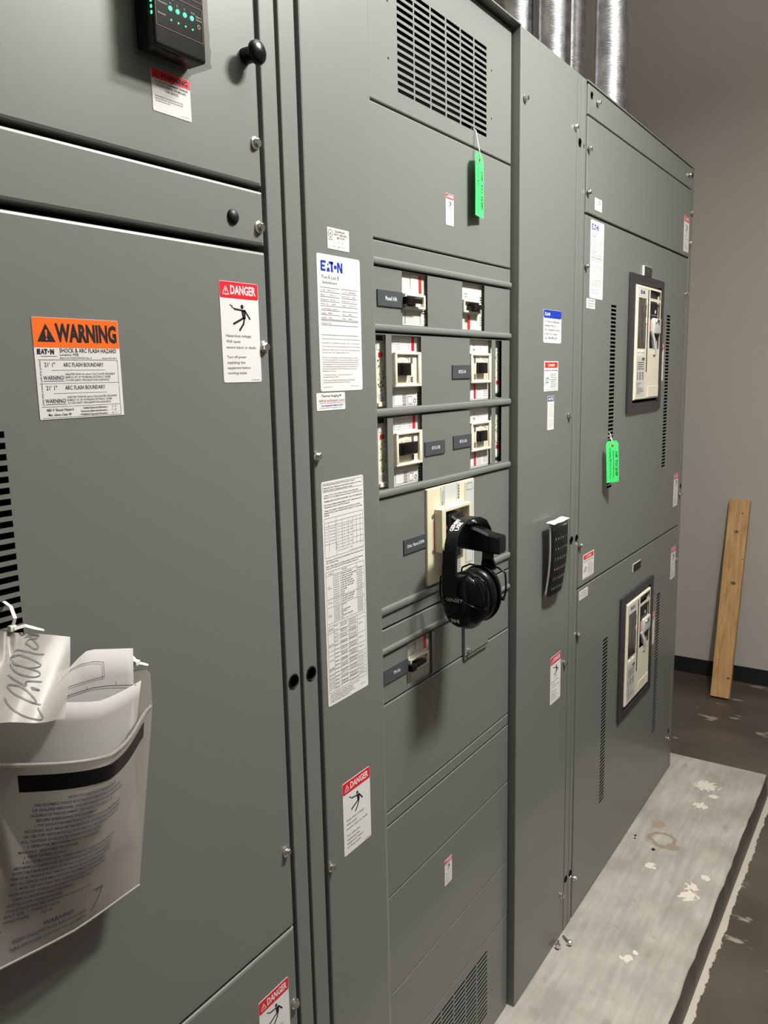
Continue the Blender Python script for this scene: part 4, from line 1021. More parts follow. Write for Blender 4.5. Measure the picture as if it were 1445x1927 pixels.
# long wiring table
w, h = .1100, .3590
t, B, K = sticker('wiring_table_sticker', 'long white wiring torque table sticker on the middle section', 'sticker', .9515, 1.4228, w, h, r=.004)
k = B(); th = .0005
def fr(a, b, c, d): k.frame(a, -d, c, -b, th)
def hl(v, a=.005, b=.106): k.rect(a, -v-th/2, b, -v+th/2)
def vl(u, a, b): k.rect(u-th/2, -b, u+th/2, -a)
fr(.003, .003, .107, .0165)
hd = [(.0065, 'Field Wiring Terminals Marked "E" For Ground Or Neutral', .080), (.0110, 'Equipment Only. Tightening Torques Shall Be Applied As In Tables', .098), (.0150, 'SEE ENCLOSED For Replacement Breaker Torque.', .074)]
tx = [(.0225, 'Connect "CU" Or "CU/AL" Marked Terminal Use Any Wire Rating', .090), (.0262, 'Marked "CU" Or "AL" Marked Terminal Use Wiring. B. "CU" Wire E. "AL" For', .102), (.0318, 'TERMINAL SIZES TO BE LISTED TORQUES MIN. - MAX. FOR CONNECTORS', .100), (.0372, 'Lug Conductor Insulation Ratings Suitable For 90°C. Ampacity Limited 75°C', .101), (.0408, 'Temperature Column Value Wires Required.', .066), (.0462, 'Torque To Be Applied To Mechanical Lugs And Wire For The Wire', .094), (.0497, 'Measured To Be (1) Above Fastened In-Line Tested Or To The Incoming', .099), (.0532, 'Ratings', .012)]
for v, s_, ww in hd+tx: k.text(s_, .0055, -v, .0022, w=ww, bold=.015)
fr(.004, .057, .1065, .119); hl(.064, .004, .1065); hl(.070, .004, .1065)
for u in (.015, .032, .0345, .050, .066, .078, .088, .098): vl(u, .064 if u != .0345 else .057, .110)
hl(.098, .004, .034); vl(.034, .098, .119)
for i in range(9): 
    v = .0745+i*.0048
    for u, s_ in ((.0365, '1/0-2'), (.0440, '3/0'), (.0520, '250'), (.0595, '375')): k.text(s_, u, -v, .0018, w=.0060)
    if i < 5:
        for u, s_ in ((.0055, '14-10'), (.0170, '35'), (.0245, '40')): k.text(s_, u, -v, .0018, w=.0068)
    if i % 2 == 0: k.text('1/4', .0700, -v, .0024, w=.0060, bold=.02); hl(v+.0040, .066, .1065)
    if i < 4: k.text('7', .082, -v, .0020)
    elif i % 2: k.text('10', .1, -v, .0020)
for v, s_, ww in ((.1245, 'The Values Of The Torque Are Suitable For The Wires Rated At 60', .1), (.1280, 'The Complete Range.', .032), (.1335, 'Note:  Values Given In The Table Are Upper Limit Of The Following', .098), (.1370, 'Factors (1) Conductor Size. Bus The Approved Conductor In', .086)): k.text(s_, .0055, -v, .0022, w=ww, bold=.015)
fr(.004, .1410, .1065, .2250); hl(.1475, .004, .088); hl(.1500, .088, .1065); vl(.0225, .1410, .2250); vl(.0860, .1410, .2250)
hl(.1855); hl(.1985)
k.text('WIRE', .0095, -.1475+.0015, .0020, w=.010); k.text('BREAKER', .0450, -.1450, .0020, w=.014)
ln_ = [.1513, .1550, .1587, .1624, .1661, .1698, .1735, .1772, .1809, .1842, .1887, .1924, .1961, .2017, .2047, .2077, .2107, .2137, .2167, .2197, .2227]
wd_ = [.032, .044, .034, .030, .034, .038, .036, .018, .012, .010, .038, .036, .034, .016, .006, .005, .026, .016, .006, .032, .006]
for i, v in enumerate(ln_):
    k.text('14-10 CU', .0245, -v, .0019, w=.0125, bold=.02); k.text('JT, KDB, HKD 100-400 AMP', .0400, -v, .0019, w=wd_[i], bold=.02); k.text('35-40 LB', .0878, -v, .0019, w=.0125+.003*(i % 5 == 3), bold=.02)
for v, s_ in ((.1660, 'T.B.'), (.1690, 'TERMINAL'), (.1905, 'T.B.'), (.1930, 'W.L. PART'), (.2110, 'T.B.'), (.2135, 'BREAKER')): k.text(s_, .0075, -v, .0018, w=.0030*len(s_)*.45)
fr(.004, .2285, .1065, .3380)
for u, a, b in ((.0200, .2285, .338), (.0370, .2285, .338), (.0600, .2285, .338), (.0830, .2285, .338)): vl(u, a, b)
hl(.2400, .004, .083); hl(.2360, .083, .1065)
for v in (.2480, .2540, .2620, .2700, .2770, .2830, .2900, .2960, .3020, .3080, .3140, .3200, .3260, .3320): hl(v, .020 if (v < .27 or .28 < v < .30) else .004, .083)
for v in (.2600, .2780, .2920, .3000, .3060, .3130, .3200, .3260, .3320): hl(v, .083, .1065)
for i in range(33):
    v = .2320+i*.0032
    if i % 4 != 3: k.text('1/4-20 UNC BOLT', .0615, -v, .0017, w=.0185, bold=.02)
    if i % 3 != 2: k.text('GRADE 5 BOLT', .0385, -v, .0017, w=.0165, bold=.02)
    if i % 2 == 0: k.text('96 LB', .0215, -v, .0017, w=.0085, bold=.02)
for v in (.2450, .2690, .2850, .2965, .3035, .3100, .3170, .3235, .3300): k.text('300 IN-LB', .0860, -v, .0018, w=.0130, bold=.01)
for v in (.2340, .2370, .2600, .2630, .2860, .2990, .3010, .3110, .3170, .3240, .3300): k.text('BUS TYPE', .0065, -v, .0018, w=.0115, bold=.01)
for v, s_, ww in ((.3420, 'NOTE: Install Fasteners. All Torque Values For Steel Hardware.', .080), (.3450, 'Values for bolted joints only (torques may differ)', .060), (.3480, '1. Do not use lubricant on threads of fasteners', .062), (.3510, '2. See instruction booklets of conductors for crimps', .066), (.3540, '3. Refer to drawing in shipping pouch', .050)): k.text(s_, .0055, -v, .0018, w=ww, bold=.015)
k.text('66A7844 REV.', .088, -.3500, .0014, w=.014)
k.build('printing', M_inkg, t)

# blue service sticker
w, h = .1100, .0760
t, B, K = sticker('service_sticker', 'white sticker with a blue band for factory assistance on the middle section right cover', 'sticker', 1.8000, 1.7236, w, h, r=.006)
B().rrect(.0004, -.0190, w-.0004, -.0004, .0055).build('blue_header', M_blue, t)
k = K(); logo(k, .008, -.0065, .0300, .0072); k.build('header_logo', M_white, t)
k = B()
for v, s_, ww in ((.0290, 'For Factory Assistance,', .092), (.0385, 'Renewal Parts or', .068), (.0480, '24 hr. Emergency Service', .094), (.0575, 'in the US or Canada', .078), (.0670, 'Call 1-800-498-2678', .076)): k.text(s_, .0060, -v, .0056, w=ww, bold=.01)
k.text('71L4386H01 REV A', w-.004, -.068, .0016, w=.040, rot=math.pi/2); k.build('printing', M_ink, t)
def arcflash(label, x0, z1, w, h):
    t, B, K = sticker('danger_sticker', label, 'sticker', x0, z1, w, h, r=.001, group='arc flash DANGER stickers')
    B().rect(w*.05, -h*.22, w*.95, -h*.03).build('red_header', M_red2, t)
    k = K(); alert_triangle(k, w*.24, -h*.17, w*.10); k.text('DANGER', w*.37, -h*.165, h*.075, w=w*.36, bold=.03); k.build('header_lettering', M_white, t)
    k = B(); k.text('ELECTRIC ARC FLASH HAZARD', w*.06, -h*.325, h*.040, w=w*.88, bold=.03)
    for q in range(8): k.text(('Will cause severe', 'injury or death.', 'Turn OFF power before', 'opening equipment. Follow', 'all requirements in', 'NFPA 70E for safe work', 'practices and personal', 'protective equipment.')[q], w*.46, -h*(.44+q*.062), h*.026, w=w*(.40, .34, .46, .46, .38, .44, .46, .40)[q], bold=.03)
    s = w
    k.line([(w*.10, -h*.78), (w*.16, -h*.56), (w*.30, -h*.55), (w*.36, -h*.62), (w*.30, -h*.70), (w*.20, -h*.72)], w*.020).line([(w*.14, -h*.70), (w*.22, -h*.58)], w*.015).line([(w*.18, -h*.74), (w*.27, -h*.60)], w*.015)
    k.rect(w*.05, -h*.955, w*.95, -h*.948); k.text('71L5301', w*.70, -h*.985, h*.016, w=w*.2)
    k.build('printing', M_ink, t); return t
arcflash('red-headed arc flash DANGER sticker between the blue-banded sticker and the NOTICE sticker', 1.8070, 1.6052, .0872, .0702)
arcflash('red-headed arc flash DANGER sticker beside the bolt above the seam of the farthest section', 2.0960, 1.0825, .0890, .0690)
w, h = .0400, .0805
t, B, K = sticker('notice_sticker', 'narrow white NOTICE sticker with a navy head on the middle section right cover', 'sticker', 1.8308, 1.5230, w, h, r=.001)
B().rect(.0010, -.0125, w-.001, -.0010).build('navy_header', M_navy, t)
k = K(); k.text('NOTICE', w/2, -.0098, .0062, w=.030, align='c', bold=.04); k.build('header_lettering', M_white, t)
k = B()
for q in range(16):
    if q == 9: continue
    k.text('For proper operation this', .005, -.0195-q*.0037, .0016, w=(.031, .030, .032, .026)[q % 4])
k.build('printing', M_inkg, t)

# ------------------------------------------------------------------ green OK TO SHIP tags
def tagcard(label, corners, ybend, hole, string_pts):
    """corners = (x_left_top, z_top, width, height), leaning by (dx, dy_top, dy_bottom, twist)"""
    x0, z1, w, h, dx, y0, y1, tw = corners
    t = thing('inspection_tag', label, 'tag', (x0+w/2, y0, z1), 'green OK TO SHIP tags')
    def P(u, v, d=0):           # u 0..1, v 0..1 (down)
        y = y0+(y1-y0)*v+tw*(u-.5)+ybend*math.sin(math.pi*v)*.5
        return (x0+u*w+dx*v, y-d, z1-v*h)
    nu, nv = 4, 14; front = []; ch = .16
    def clampu(u, v):           # clipped top corners
        if v*h < ch*w:
            c = ch*(1-v*h/(ch*w)); return c+(1-2*c)*u
        return u
    mb = MB(); vs_ = [P(clampu(i/nu, j/nv if j else 0), j/nv) for j in range(nv+1) for i in range(nu+1)]
    # corner row
    fs = [(j*(nu+1)+i, j*(nu+1)+i+1, (j+1)*(nu+1)+i+1, (j+1)*(nu+1)+i) for j in range(nv) for i in range(nu)]
    o = len(vs_); vs_ += [(a, b+.0005, c) for a, b, c in vs_]
    fs += [tuple(q+o for q in f_[::-1]) for f_ in fs]
    rim = [i for i in range(nu)]+[j*(nu+1)+nu for j in range(nv)]+[nv*(nu+1)+nu-i for i in range(nu)]+[(nv-j)*(nu+1) for j in range(nv)]
    fs += [(rim[q], rim[(q+1) % len(rim)], rim[(q+1) % len(rim)]+o, rim[q]+o) for q in range(len(rim))]
    mb.add(vs_, fs).build('card', M_green, t)
    ik = Ink(lambda u, v: P(u, v, .0004))
    def vt(ink, s_, u, v, hcap, ln, bold=0, shear=0):   # vertical running text, top of letters to the right
        vs2, fs2 = glyphs(s_, bold); xa = min(p[0] for p in vs2); xb = max(p[0] for p in vs2)
        ink.m.add([ink.f_(u+(p[1]+shear*p[0]*0)*hcap/.7, v+(p[0]-xa)/(xb-xa)*ln) for p in vs2], fs2)
    vt(ik, 'OK TO SHIP', .72, .26, .17, .60, .02)
    ik.build('bold_lettering', M_ink, t)
    ik = Ink(lambda u, v: P(u, v, .0004))
    vt(ik, 'Independent & Thorough Inspection', .53, .24, .09, .64)
    vt(ik, 'By', .24, .17, .09, .05); vt(ik, 'Lenny Rd', .24, .24, .17, .26); vt(ik, 'Date 09-10-14', .26, .53, .09, .38)
    ik.build('small_lettering', M_gink, t)
    e = Ink(lambda u, v: P(u, v, .0005)); e.disc(hole[0], hole[1], .036, 14, ru=.115); e.build('eyelet', M_eye, t)
    e = Ink(lambda u, v: P(u, v, .0007)); e.disc(hole[0], hole[1], .014, 10, ru=.045); e.build('eyelet_hole', M_ink, t)
    hp = P(hole[0], hole[1], .002)
    for q, pts in enumerate(string_pts):
        MB().tube([hp]+pts, .0007, 6).build('string', M_string, t, smooth=True)
    return t
tagcard('green OK TO SHIP tag hanging under the top vent of the middle section', (1.4625, 2.0005, .0500, .1180, -.001, .006, .005, .008), -.001, (.50, .11),
        [[(1.4875, .004, 1.998), (1.4870, .008, 2.020), (1.4885, .014, 2.044), (1.4890, .024, 2.052)], [(1.4885, .005, 1.998), (1.4890, .010, 2.020), (1.4925, .015, 2.043), (1.4915, .026, 2.050)]])
tagcard('green OK TO SHIP tag hanging from the slots left of the upper main breaker', (2.2250, 1.3855, .0440, .1180, .004, -.024, -.0275, -.021), -.001, (.50, .11),
        [[(2.250, -.024, 1.382), (2.275, -.008, 1.394), (2.292, .010, 1.400)], [(2.251, -.024, 1.382), (2.282, -.006, 1.404), (2.298, .012, 1.411)]])

# ------------------------------------------------------------------ surge display box (top left)
SD = thing('surge_display', 'black display box with green lights, wrapped in clear plastic, on the upper left door', 'display', (.69, 0, 2.0))
x0, x1, z0, z1 = .6520, .7280, 1.9380, 2.0600
MB().rbox(x0, x1, -.0300, 0, z0, z1, .003).build('housing', M_blk, SD)
f = planemap(0, 0, -.0306)
rd = Ink(f).frame(x0+.003, z0+.020, x1-.004, z0+.056, .0006).line([(x0+.003, z0+.056), (x0+.003, z1-.01)], .0007)
rd.frame(x1-.018, z0+.062, x1-.004, z0+.076, .0005); rd.build('red_outline', mat('dull_red_line', s2l(120, 30, 40), .4), SD)
k = Ink(f); k.text('Protection Status', x0+.005, z0+.0515, .0024, w=.024); k.text('Protection', x0+.005, z0+.0440, .0022, w=.015); k.text('Neutral', x0+.006, z0+.0325, .0022, w=.011)
for q, s_ in enumerate(('A', 'B', 'C', 'N-G')): k.text(s_, x0+.0235+q*.0105, z0+.0470, .0022)
k.text('Alarm', x1-.014, z0+.0455, .0022, w=.008); k.text('Silence', x1-.014, z0+.0425, .0020, w=.009); k.ring(x1-.010, z0+.0365, .0022, .0006)
k.build('lettering', M_lgrey, SD)
for q in range(4):
    MB().lathe([(.0024, 0), (.0023, .0008), (.0012, .0016)], x0+.0245+q*.0105, -.0302, z0+.0425, n=14).build('status_light', M_led, SD)
    MB().lathe([(.0011, 0), (.0009, .0006)], x0+.0250+q*.0105, -.0302, z0+.0310, n=10).build('status_light', M_ledd, SD)
for q in range(3): MB().rbox(x0-.0006, x0+.0004, -.0285, -.0265, z0+.030+q*.006, z0+.033+q*.006, .0003).build('side_light', M_led, SD)
# crumpled clear wrap
bm = bmesh.new(); bmesh.ops.create_cube(bm, size=1)
for v in bm.verts: v.co = Vector(((x0+x1)/2+v.co.x*(x1-x0+.006), -.0155+v.co.y*.035, (z0+z1)/2+v.co.z*(z1-z0+.010)))
bmesh.ops.subdivide_edges(bm, edges=bm.edges[:], cuts=14, use_grid_fill=True)
rn = random.Random(5)
for v in bm.verts:
    s_ = math.sin(v.co.x*260+v.co.z*140)*math.sin(v.co.z*210-v.co.x*90)
    v.co += Vector((s_*.0010, -abs(s_)*.0012 if v.co.y < -.01 else 0, s_*.0012))
MB().bm(bm).build('clear_wrap', M_clear, SD, smooth=True)

# ------------------------------------------------------------------ ear muffs on the lever
EM = thing('ear_muffs', 'black ear muffs with GENSET lettering hung over the breaker lever', 'ear muffs', (1.33, -.062, 1.27))
cy, cz = -.0640, 1.1640
def cupshape(xo, sgn, rx, ry, rz, depth, n=40, rings=12):
    """dome bulging along sgn*X from the rim plane at xo"""
    mb = MB(); vs_ = []; 
    for j in range(rings+1):
        a = math.pi/2*j/rings; rr = max(math.cos(a), 0)**.62; xx = math.sin(a)**.9*depth
        for k_ in range(n):
            th_ = 2*math.pi*k_/n; c, s_ = math.cos(th_), math.sin(th_); e = 2/2.25
            vs_.append((xo+sgn*xx, cy+ry*rr*math.copysign(abs(c)**e, c), cz+rz*rr*math.copysign(abs(s_)**e, s_)))
    fs = [(j*n+k_, j*n+(k_+1) % n, (j+1)*n+(k_+1) % n, (j+1)*n+k_) for j in range(rings) for k_ in range(n)]
    fs += [tuple(range(n)), tuple(rings*n+k_ for k_ in range(n))]
    return mb.add(vs_, fs)
def ringshape(x, ry, rz, tr, tx):
    mb = MB(); n = 44; m_ = 10; vs_ = []
    for k_ in range(n):
        a = 2*math.pi*k_/n
        for q in range(m_):
            b = 2*math.pi*q/m_; vs_.append((x+tx*math.sin(b), cy+(ry+tr*math.cos(b))*math.cos(a), cz+(rz+tr*math.cos(b))*math.sin(a)))
    fs = [(k_*m_+q, k_*m_+(q+1) % m_, ((k_+1) % n)*m_+(q+1) % m_, ((k_+1) % n)*m_+q) for k_ in range(n) for q in range(m_)]
    return mb.add(vs_, fs)
CX1, CX2 = 1.292, 1.352
c1 = cupshape(CX1, -1, 0, .0425, .0530, .026).build('ear_cup', M_muff, EM, smooth=60)
c2 = cupshape(CX2, 1, 0, .0425, .0530, .026).build('ear_cup', M_muff, EM, smooth=60)
ringshape(CX1+.001, .0415, .0520, .0035, .003).build('cup_rim', M_muff, c1, smooth=True)
ringshape(CX2-.001, .0415, .0520, .0035, .003).build('cup_rim', M_muff, c2, smooth=True)
ringshape(CX1+.0145, .0310, .0415, .0110, .0125).build('cushion', M_foam, c1, smooth=True)
ringshape(CX2-.0145, .0310, .0415, .0110, .0125).build('cushion', M_foam, c2, smooth=True)
# raised lower shield on the outer cup with lettering
def cup_x(y, z, xo=CX1, sgn=-1, depth=.026, ry=.0425, rz=.0530):
    e = 2.25; q = min(.999, (abs((y-cy)/ry)**e+abs((z-cz)/rz)**e)**(1/e)); a = math.acos(max(0, q)**(1/.62)) if q > 0 else math.pi/2
    return xo+sgn*math.sin(a)**.9*depth
sh = MB(); pts = []; N1, N2 = 24, 14
# shield: area below a sloping line, slightly proud of the cup
for j in range(N2+1):
    for i in range(N1+1):
        th_ = math.pi*(1+i/N1); rr = .90
        yb_, zb_ = cy+.0425*rr*math.cos(th_), cz+.0530*rr*math.sin(th_)
        yt = yb_; zt = cz+.022-.030*((cy+.040-yb_)/.080)**1.5*1.0
        z_ = zb_+(zt-zb_)*j/N2; pts.append((cup_x(yb_, z_)-.0022, yb_, z_))
sh.add(pts, [(j*(N1+1)+i, j*(N1+1)+i+1, (j+1)*(N1+1)+i+1, (j+1)*(N1+1)+i) for j in range(N2) for i in range(N1)])
so = sh.build('cup_shield', M_muff, c1, smooth=True)
sm_ = so.modifiers.new('solid', 'SOLIDIFY'); sm_.thickness = .002; sm_.offset = 0
fm = lambda u, v: (cup_x(cy-u, cz+v)-.0038, cy-u, cz+v)     # u runs towards the aisle
def handtext(words, u, v, hcap, w, slant=0.15):
    i_ = Ink(fm); i_.text(words, u, v, hcap, w=w, shear=slant); return i_
handtext('GENSET', -.027, .003, .0062, .036).build('handwriting', M_white, c1)
i_ = Ink(fm); i_.text('3M', -.018, -.0375, .0068, w=.019, bold=.05); i_.build('maker_mark', M_lgrey, c1)
# headband over the lever (band width runs along Y)
by = -.046
band = [(1.262, -.050, 1.255), (1.264, -.049, 1.272), (1.274, -.048, 1.290), (1.292, -.047, 1.303), (1.315, -.046, 1.3095), (1.340, -.046, 1.3105), (1.360, -.049, 1.3095), (1.376, -.054, 1.302), (1.386, -.058, 1.286), (1.388, -.062, 1.262), (1.384, -.065, 1.234), (1.380, -.066, 1.212)]
hb = MB().strip(band, (0, 1, 0), .024, .0028).build('headband', M_blkm, EM, smooth=40)
def bandpt(s_, off):
    s_ = min(max(s_, 0), len(band)-1.001); i = int(s_); a, b = Vector(band[i]), Vector(band[i+1]); p = a.lerp(b, s_-i); tg = (b-a).normalized(); nn = tg.cross(Vector((0, 1, 0))).normalized()
    if nn.dot(p-Vector((1.35, by, 1.27))) < 0: nn = -nn
    return p+nn*off
def bf(u, v):   # u along band (in band steps), v across
    p = bandpt(u, .0022); return (p.x, p.y-v, p.z)
i_ = Ink(bf)
def bt(s_, u, v, hc, w):
    vs2, fs2 = glyphs(s_, .03); xa = min(p[0] for p in vs2); xb = max(p[0] for p in vs2)
    i_.m.add([bf(u+(p[0]-xa)/(xb-xa)*w, v-p[1]*hc/.7) for p in vs2], fs2)
bt('GENSET', 2.3, -.002, .0075, 1.7); bt('USE', 2.4, .008, .0075, 1.1); i_.build('handwriting', M_white, hb)
# wide yoke arm to the front cup, shorter one to the far cup
arm = MB().strip([(1.2620, -.049, 1.262), (1.2605, -.049, 1.240), (1.2605, -.048, 1.215), (1.2640, -.046, 1.190), (1.2650, -.046, 1.176)], (0, 1, 0), [.027, .027, .028, .028, .026], .007)
a1 = arm.build('yoke_arm', M_blk, EM)
arm = MB().strip([(1.381, -.066, 1.226), (1.383, -.067, 1.214), (1.382, -.066, 1.205)], (0, 1, 0), [.022, .030, .030], .006)
arm.build('yoke_arm', M_blk, EM)
for cx_, sg in ((1.281, -1), (1.366, 1)):
    for s_ in (-1, 1):
        yy = cy+s_*.0485
        tube = [(cx_+.004, cy+s_*.012, 1.212), (cx_+.002, cy+s_*.030, 1.214), (cx_, cy+s_*.046, 1.206), (cx_-.002*sg, yy, 1.190), (cx_-.002*sg, yy, 1.172), (cx_-.003*sg, cy+s_*.046, 1.160), (cx_-.004*sg, cy+s_*.041, 1.158)]
        MB().tube(tube, .0019, 8).build('yoke_wire', M_blk, EM, smooth=True)
        MB().lathe([(.004, -.003), (.004, .003)], cx_-.004*sg, cy+s_*.043, 1.156, n=12).build('pivot', M_blk, EM)

# ------------------------------------------------------------------ document pocket on the left door
DP = thing('document_pocket', 'frosted plastic document pocket tied to the left door, printed with instructions', 'document holder', (.475, -.01, 1.0))
def rimz(x): return 1.199+.22*max(0, .49-x)
def PK(a, b, d=0.0):
    """a -1..1 across, b 0..1 down the bulging front"""
    b = min(1.0, max(0.0, b)); a = min(1.0, max(-1.0, a))
    xt = .473+.124*a; xb = .458+.090*a
    e = max(0.0, math.cos(math.pi/2*a))**1.3
    pt = .012+.066*e; pb = .030+.004*e
    x = xt+(xb-xt)*b**1.1; p = pt+(pb-pt)*b**1.15+.004*math.sin(math.pi*b)*e
    z = rimz(xt)*(1-b)+(1.001+.10*max(0, .46-x))*b
    return (x, -(p+d), z)
na, nb = 48, 16
def AA(i): 
    t_ = -1+2*i/na; return math.copysign(abs(math.sin(t_*math.pi/2)), t_)
mb = MB(); mb.add([PK(AA(i), j/nb) for j in range(nb+1) for i in range(na+1)], [(j*(na+1)+i, j*(na+1)+i+1, (j+1)*(na+1)+i+1, (j+1)*(na+1)+i) for j in range(nb) for i in range(na)])
o = mb.build('pocket_front', M_pocket, DP, smooth=True)
mb = MB(); ys = -.006
pts = [(.352, 1.262), (.590, 1.246), (.600, 1.243), (.604, 1.236), (.600, 1.195), (.548, 1.001), (.366, 1.008)]
mb.add([(x, -.006-(.024*max(0, (1.25-z)/.25)), z) for x, z in pts]+[(x, -.0045-(.024*max(0, (1.25-z)/.25)), z) for x, z in pts], [tuple(range(7)), tuple(range(7, 14))]+[(k_, (k_+1) % 7, 7+(k_+1) % 7, 7+k_) for k_ in range(7)])
mb.build('pocket_back', M_pocket, DP)
MB().tube([PK(AA(i), -.004, .0005) for i in range(na+1)], .0022, 8).build('rim_bead', M_pocket, DP, smooth=True)
MB().tube([PK(AA(i), 1.0) for i in range(0, na+1, 2)], .0016, 6).build('bottom_seam', M_pocket, DP, smooth=True)
fp_ = lambda a, b: PK(a, b, .0006)
bk = Ink(fp_)
bk.rect(-.56, .135, .86, .050, nu=36)
bk.build('black_bar', M_blk, DP)
M_pink = mat('blue_black_print', (0.05, 0.055, 0.09), .5)
tk = Ink(fp_)
def pt(s_, a, b, hc, wa, bold=.02):
    vs2, fs2 = glyphs(s_, bold); xa = min(p[0] for p in vs2); xb = max(p[0] for p in vs2)
    tk.m.add([fp_(a+(p[0]-xa)/(xb-xa)*wa, b-p[1]*hc/.7) for p in vs2], fs2)
lines = ['INSTRUCTIONS BEFORE PUTTING INTO SERVICE', 'THIS EQUIPMENT SHOULD BE INSTALLED AND MAINTAINED BY ELECTRICIANS', 'OR QUALIFIED PERSONNEL WHO ARE FAMILIAR WITH THE OPERATION AND', 'HAZARDS OF THIS EQUIPMENT.  SEE INSTRUCTION LEAFLET 1901', 'BEFORE ENERGIZING THE EQUIPMENT', '1. THE INSULATION RESISTANCE OF THE BUS SHOULD BE MEASURED AND',
         'RECORDED. ALSO MEASURE THE RESISTANCE BETWEEN PHASES AND GROUND', 'OR USE TYPE TESTS WITH ALL SWITCHES AND BREAKERS IN OFF POSITION.', 'FULL TIGHTNESS OF ALL BOLTED CONNECTIONS IS CHECKED', '2. OPERATING MECHANISMS SHOULD BE EXERCISED', 'MANUALLY.  ADJUSTABLE TRIP SETTINGS', '3. CHECK THE PHASE SEQUENCE', '4. ACCESSIBLE ELECTRICAL CONNECTIONS ARE CHECKED FOR TIGHTNESS AND',
         'MECHANICAL CLEARANCES PER THE TORQUE SPECIFICATIONS ON THE UNIT', 'INSPECT BUS BARS AND INSULATORS AND CLEAN OUT ALL FOREIGN MATERIAL', 'REMOVE ALL PACKING AND TEMPORARY BRACES FROM INSTRUMENTS AND METERS', 'AND ALL DEVICES HAVE BEEN CHECKED FOR DAMAGE DURING SHIPMENT', '5. MAKE CERTAIN THAT FIELD WIRING IS CLEAR OF LIVE PARTS AND', 'WHERE NECESSARY PHYSICALLY SECURED TO WITHSTAND FAULTS', '6. MAKE ALL GROUNDING CONNECTIONS PROPERLY', 'CHECK ALL COVERS DOORS AND BARRIERS', 'TORQUE VALUES FOR STEEL HARDWARE 1/4-20 5/16-18 3/8-16 1/2-13', 'BOLT SIZE      TORQUE VALUE', 'HARDWARE          FT. LB.']
for q, s_ in enumerate(lines):
    b = .185+q*.0265; wa = [.55, .90, .95, .80, .55, .92, .98, .98, .72, .66, .50, .35, .95, .98, .98, .99, .93, .90, .80, .55, .5, .85, .5, .45][q]
    lo_, hi_ = -.36-.54*b, .47-.25*b
    a = lo_+.22*(q == 0)+.05*(q in (4, 5, 9, 11, 12, 17, 19)); pt(s_, a, b, .0145, wa*(hi_-lo_)*.98)
pt('WARNING', -.42, .868, .024, .34, .04); pt('HAZARD OF ELECTRIC SHOCK, BURN OR EXPLOSION', -.74, .905, .017, .84); pt('TURN OFF POWER SUPPLYING THIS EQUIPMENT', -.78, .942, .017, .90)
tk.line([(-.92, .83), (.20, .80), (.30, .81), (.27, .87), (.20, .935)], .008)
tk.build('printed_instructions', M_pink, DP)
# papers standing in the pocket
def sheet(name, label, f, u0, u1, v0, v1, nu=14, nv=10, mt=None):
    t_ = thing(name, label, 'paper', f((u0+u1)/2, v1), 'papers in the document pocket')
    mb = MB(); mb.add([f(u0+(u1-u0)*i/nu, v0+(v1-v0)*j/nv) for j in range(nv+1) for i in range(nu+1)], [(j*(nu+1)+i, j*(nu+1)+i+1, (j+1)*(nu+1)+i+1, (j+1)*(nu+1)+i) for j in range(nv) for i in range(nu)])
    o_ = mb.build('page', mt or M_paper, t_, smooth=True); s_ = o_.modifiers.new('solid', 'SOLIDIFY'); s_.thickness = .0004
    return t_
def fAz(x, v):   # v 0 = top edge following the folded sheet's outline
    top_ = 1.2945-.0165*max(0, (x-.518)/.0575)-(.012 if x < .5085 else 0)*min(1, (.5085-x)/.02)
    return (x-(x-.466)*.22*v, -.016-.004*math.sin((x-.38)*16)*(1-v)-.010*v, top_-v*(top_-1.04))
pA = sheet('folded_drawing', 'folded white drawing with a ruled box standing highest in the document pocket', fAz, .385, .5750, 0, 1, 18, 8)
def fI(x, z):
    v = (1.287-z)/.247; return (x, -.016-.004*math.sin((x-.38)*16)*(1-v)-.010*v-.0014, z)
i_ = Ink(fI)
i_.line([(.470, 1.270), (.4904, 1.2814), (.5023, 1.2829), (.5182, 1.2809), (.5312, 1.2762), (.5304, 1.2598), (.5083, 1.2623), (.4886, 1.2636), (.470, 1.262)], .0006)
i_.line([(.470, 1.254), (.4878, 1.2545), (.5141, 1.2525), (.5345, 1.2478), (.5725, 1.2355)], .0008).line([(.507, 1.253), (.5068, 1.256)], .0005).line([(.545, 1.245), (.5455, 1.249)], .0006)
i_.build('ruled_lines', M_ink, pA)
def fB(x, v):
    e = max(0.0, math.cos(math.pi/2*min(1, abs(x-.470)/.118))); p = .0115+.036*e
    top_ = 1.235+.010*min(1, (.586-x)/.08)+.35*max(0, .506-x); return (x-(x-.466)*.26*v, -(p*(1-v*.42)+.002*v), top_-v*(top_-1.085))
sheet('curled_drawing', 'curled white drawing lying against the front of the document pocket', fB, .372, .586, 0, 1, 30, 8)

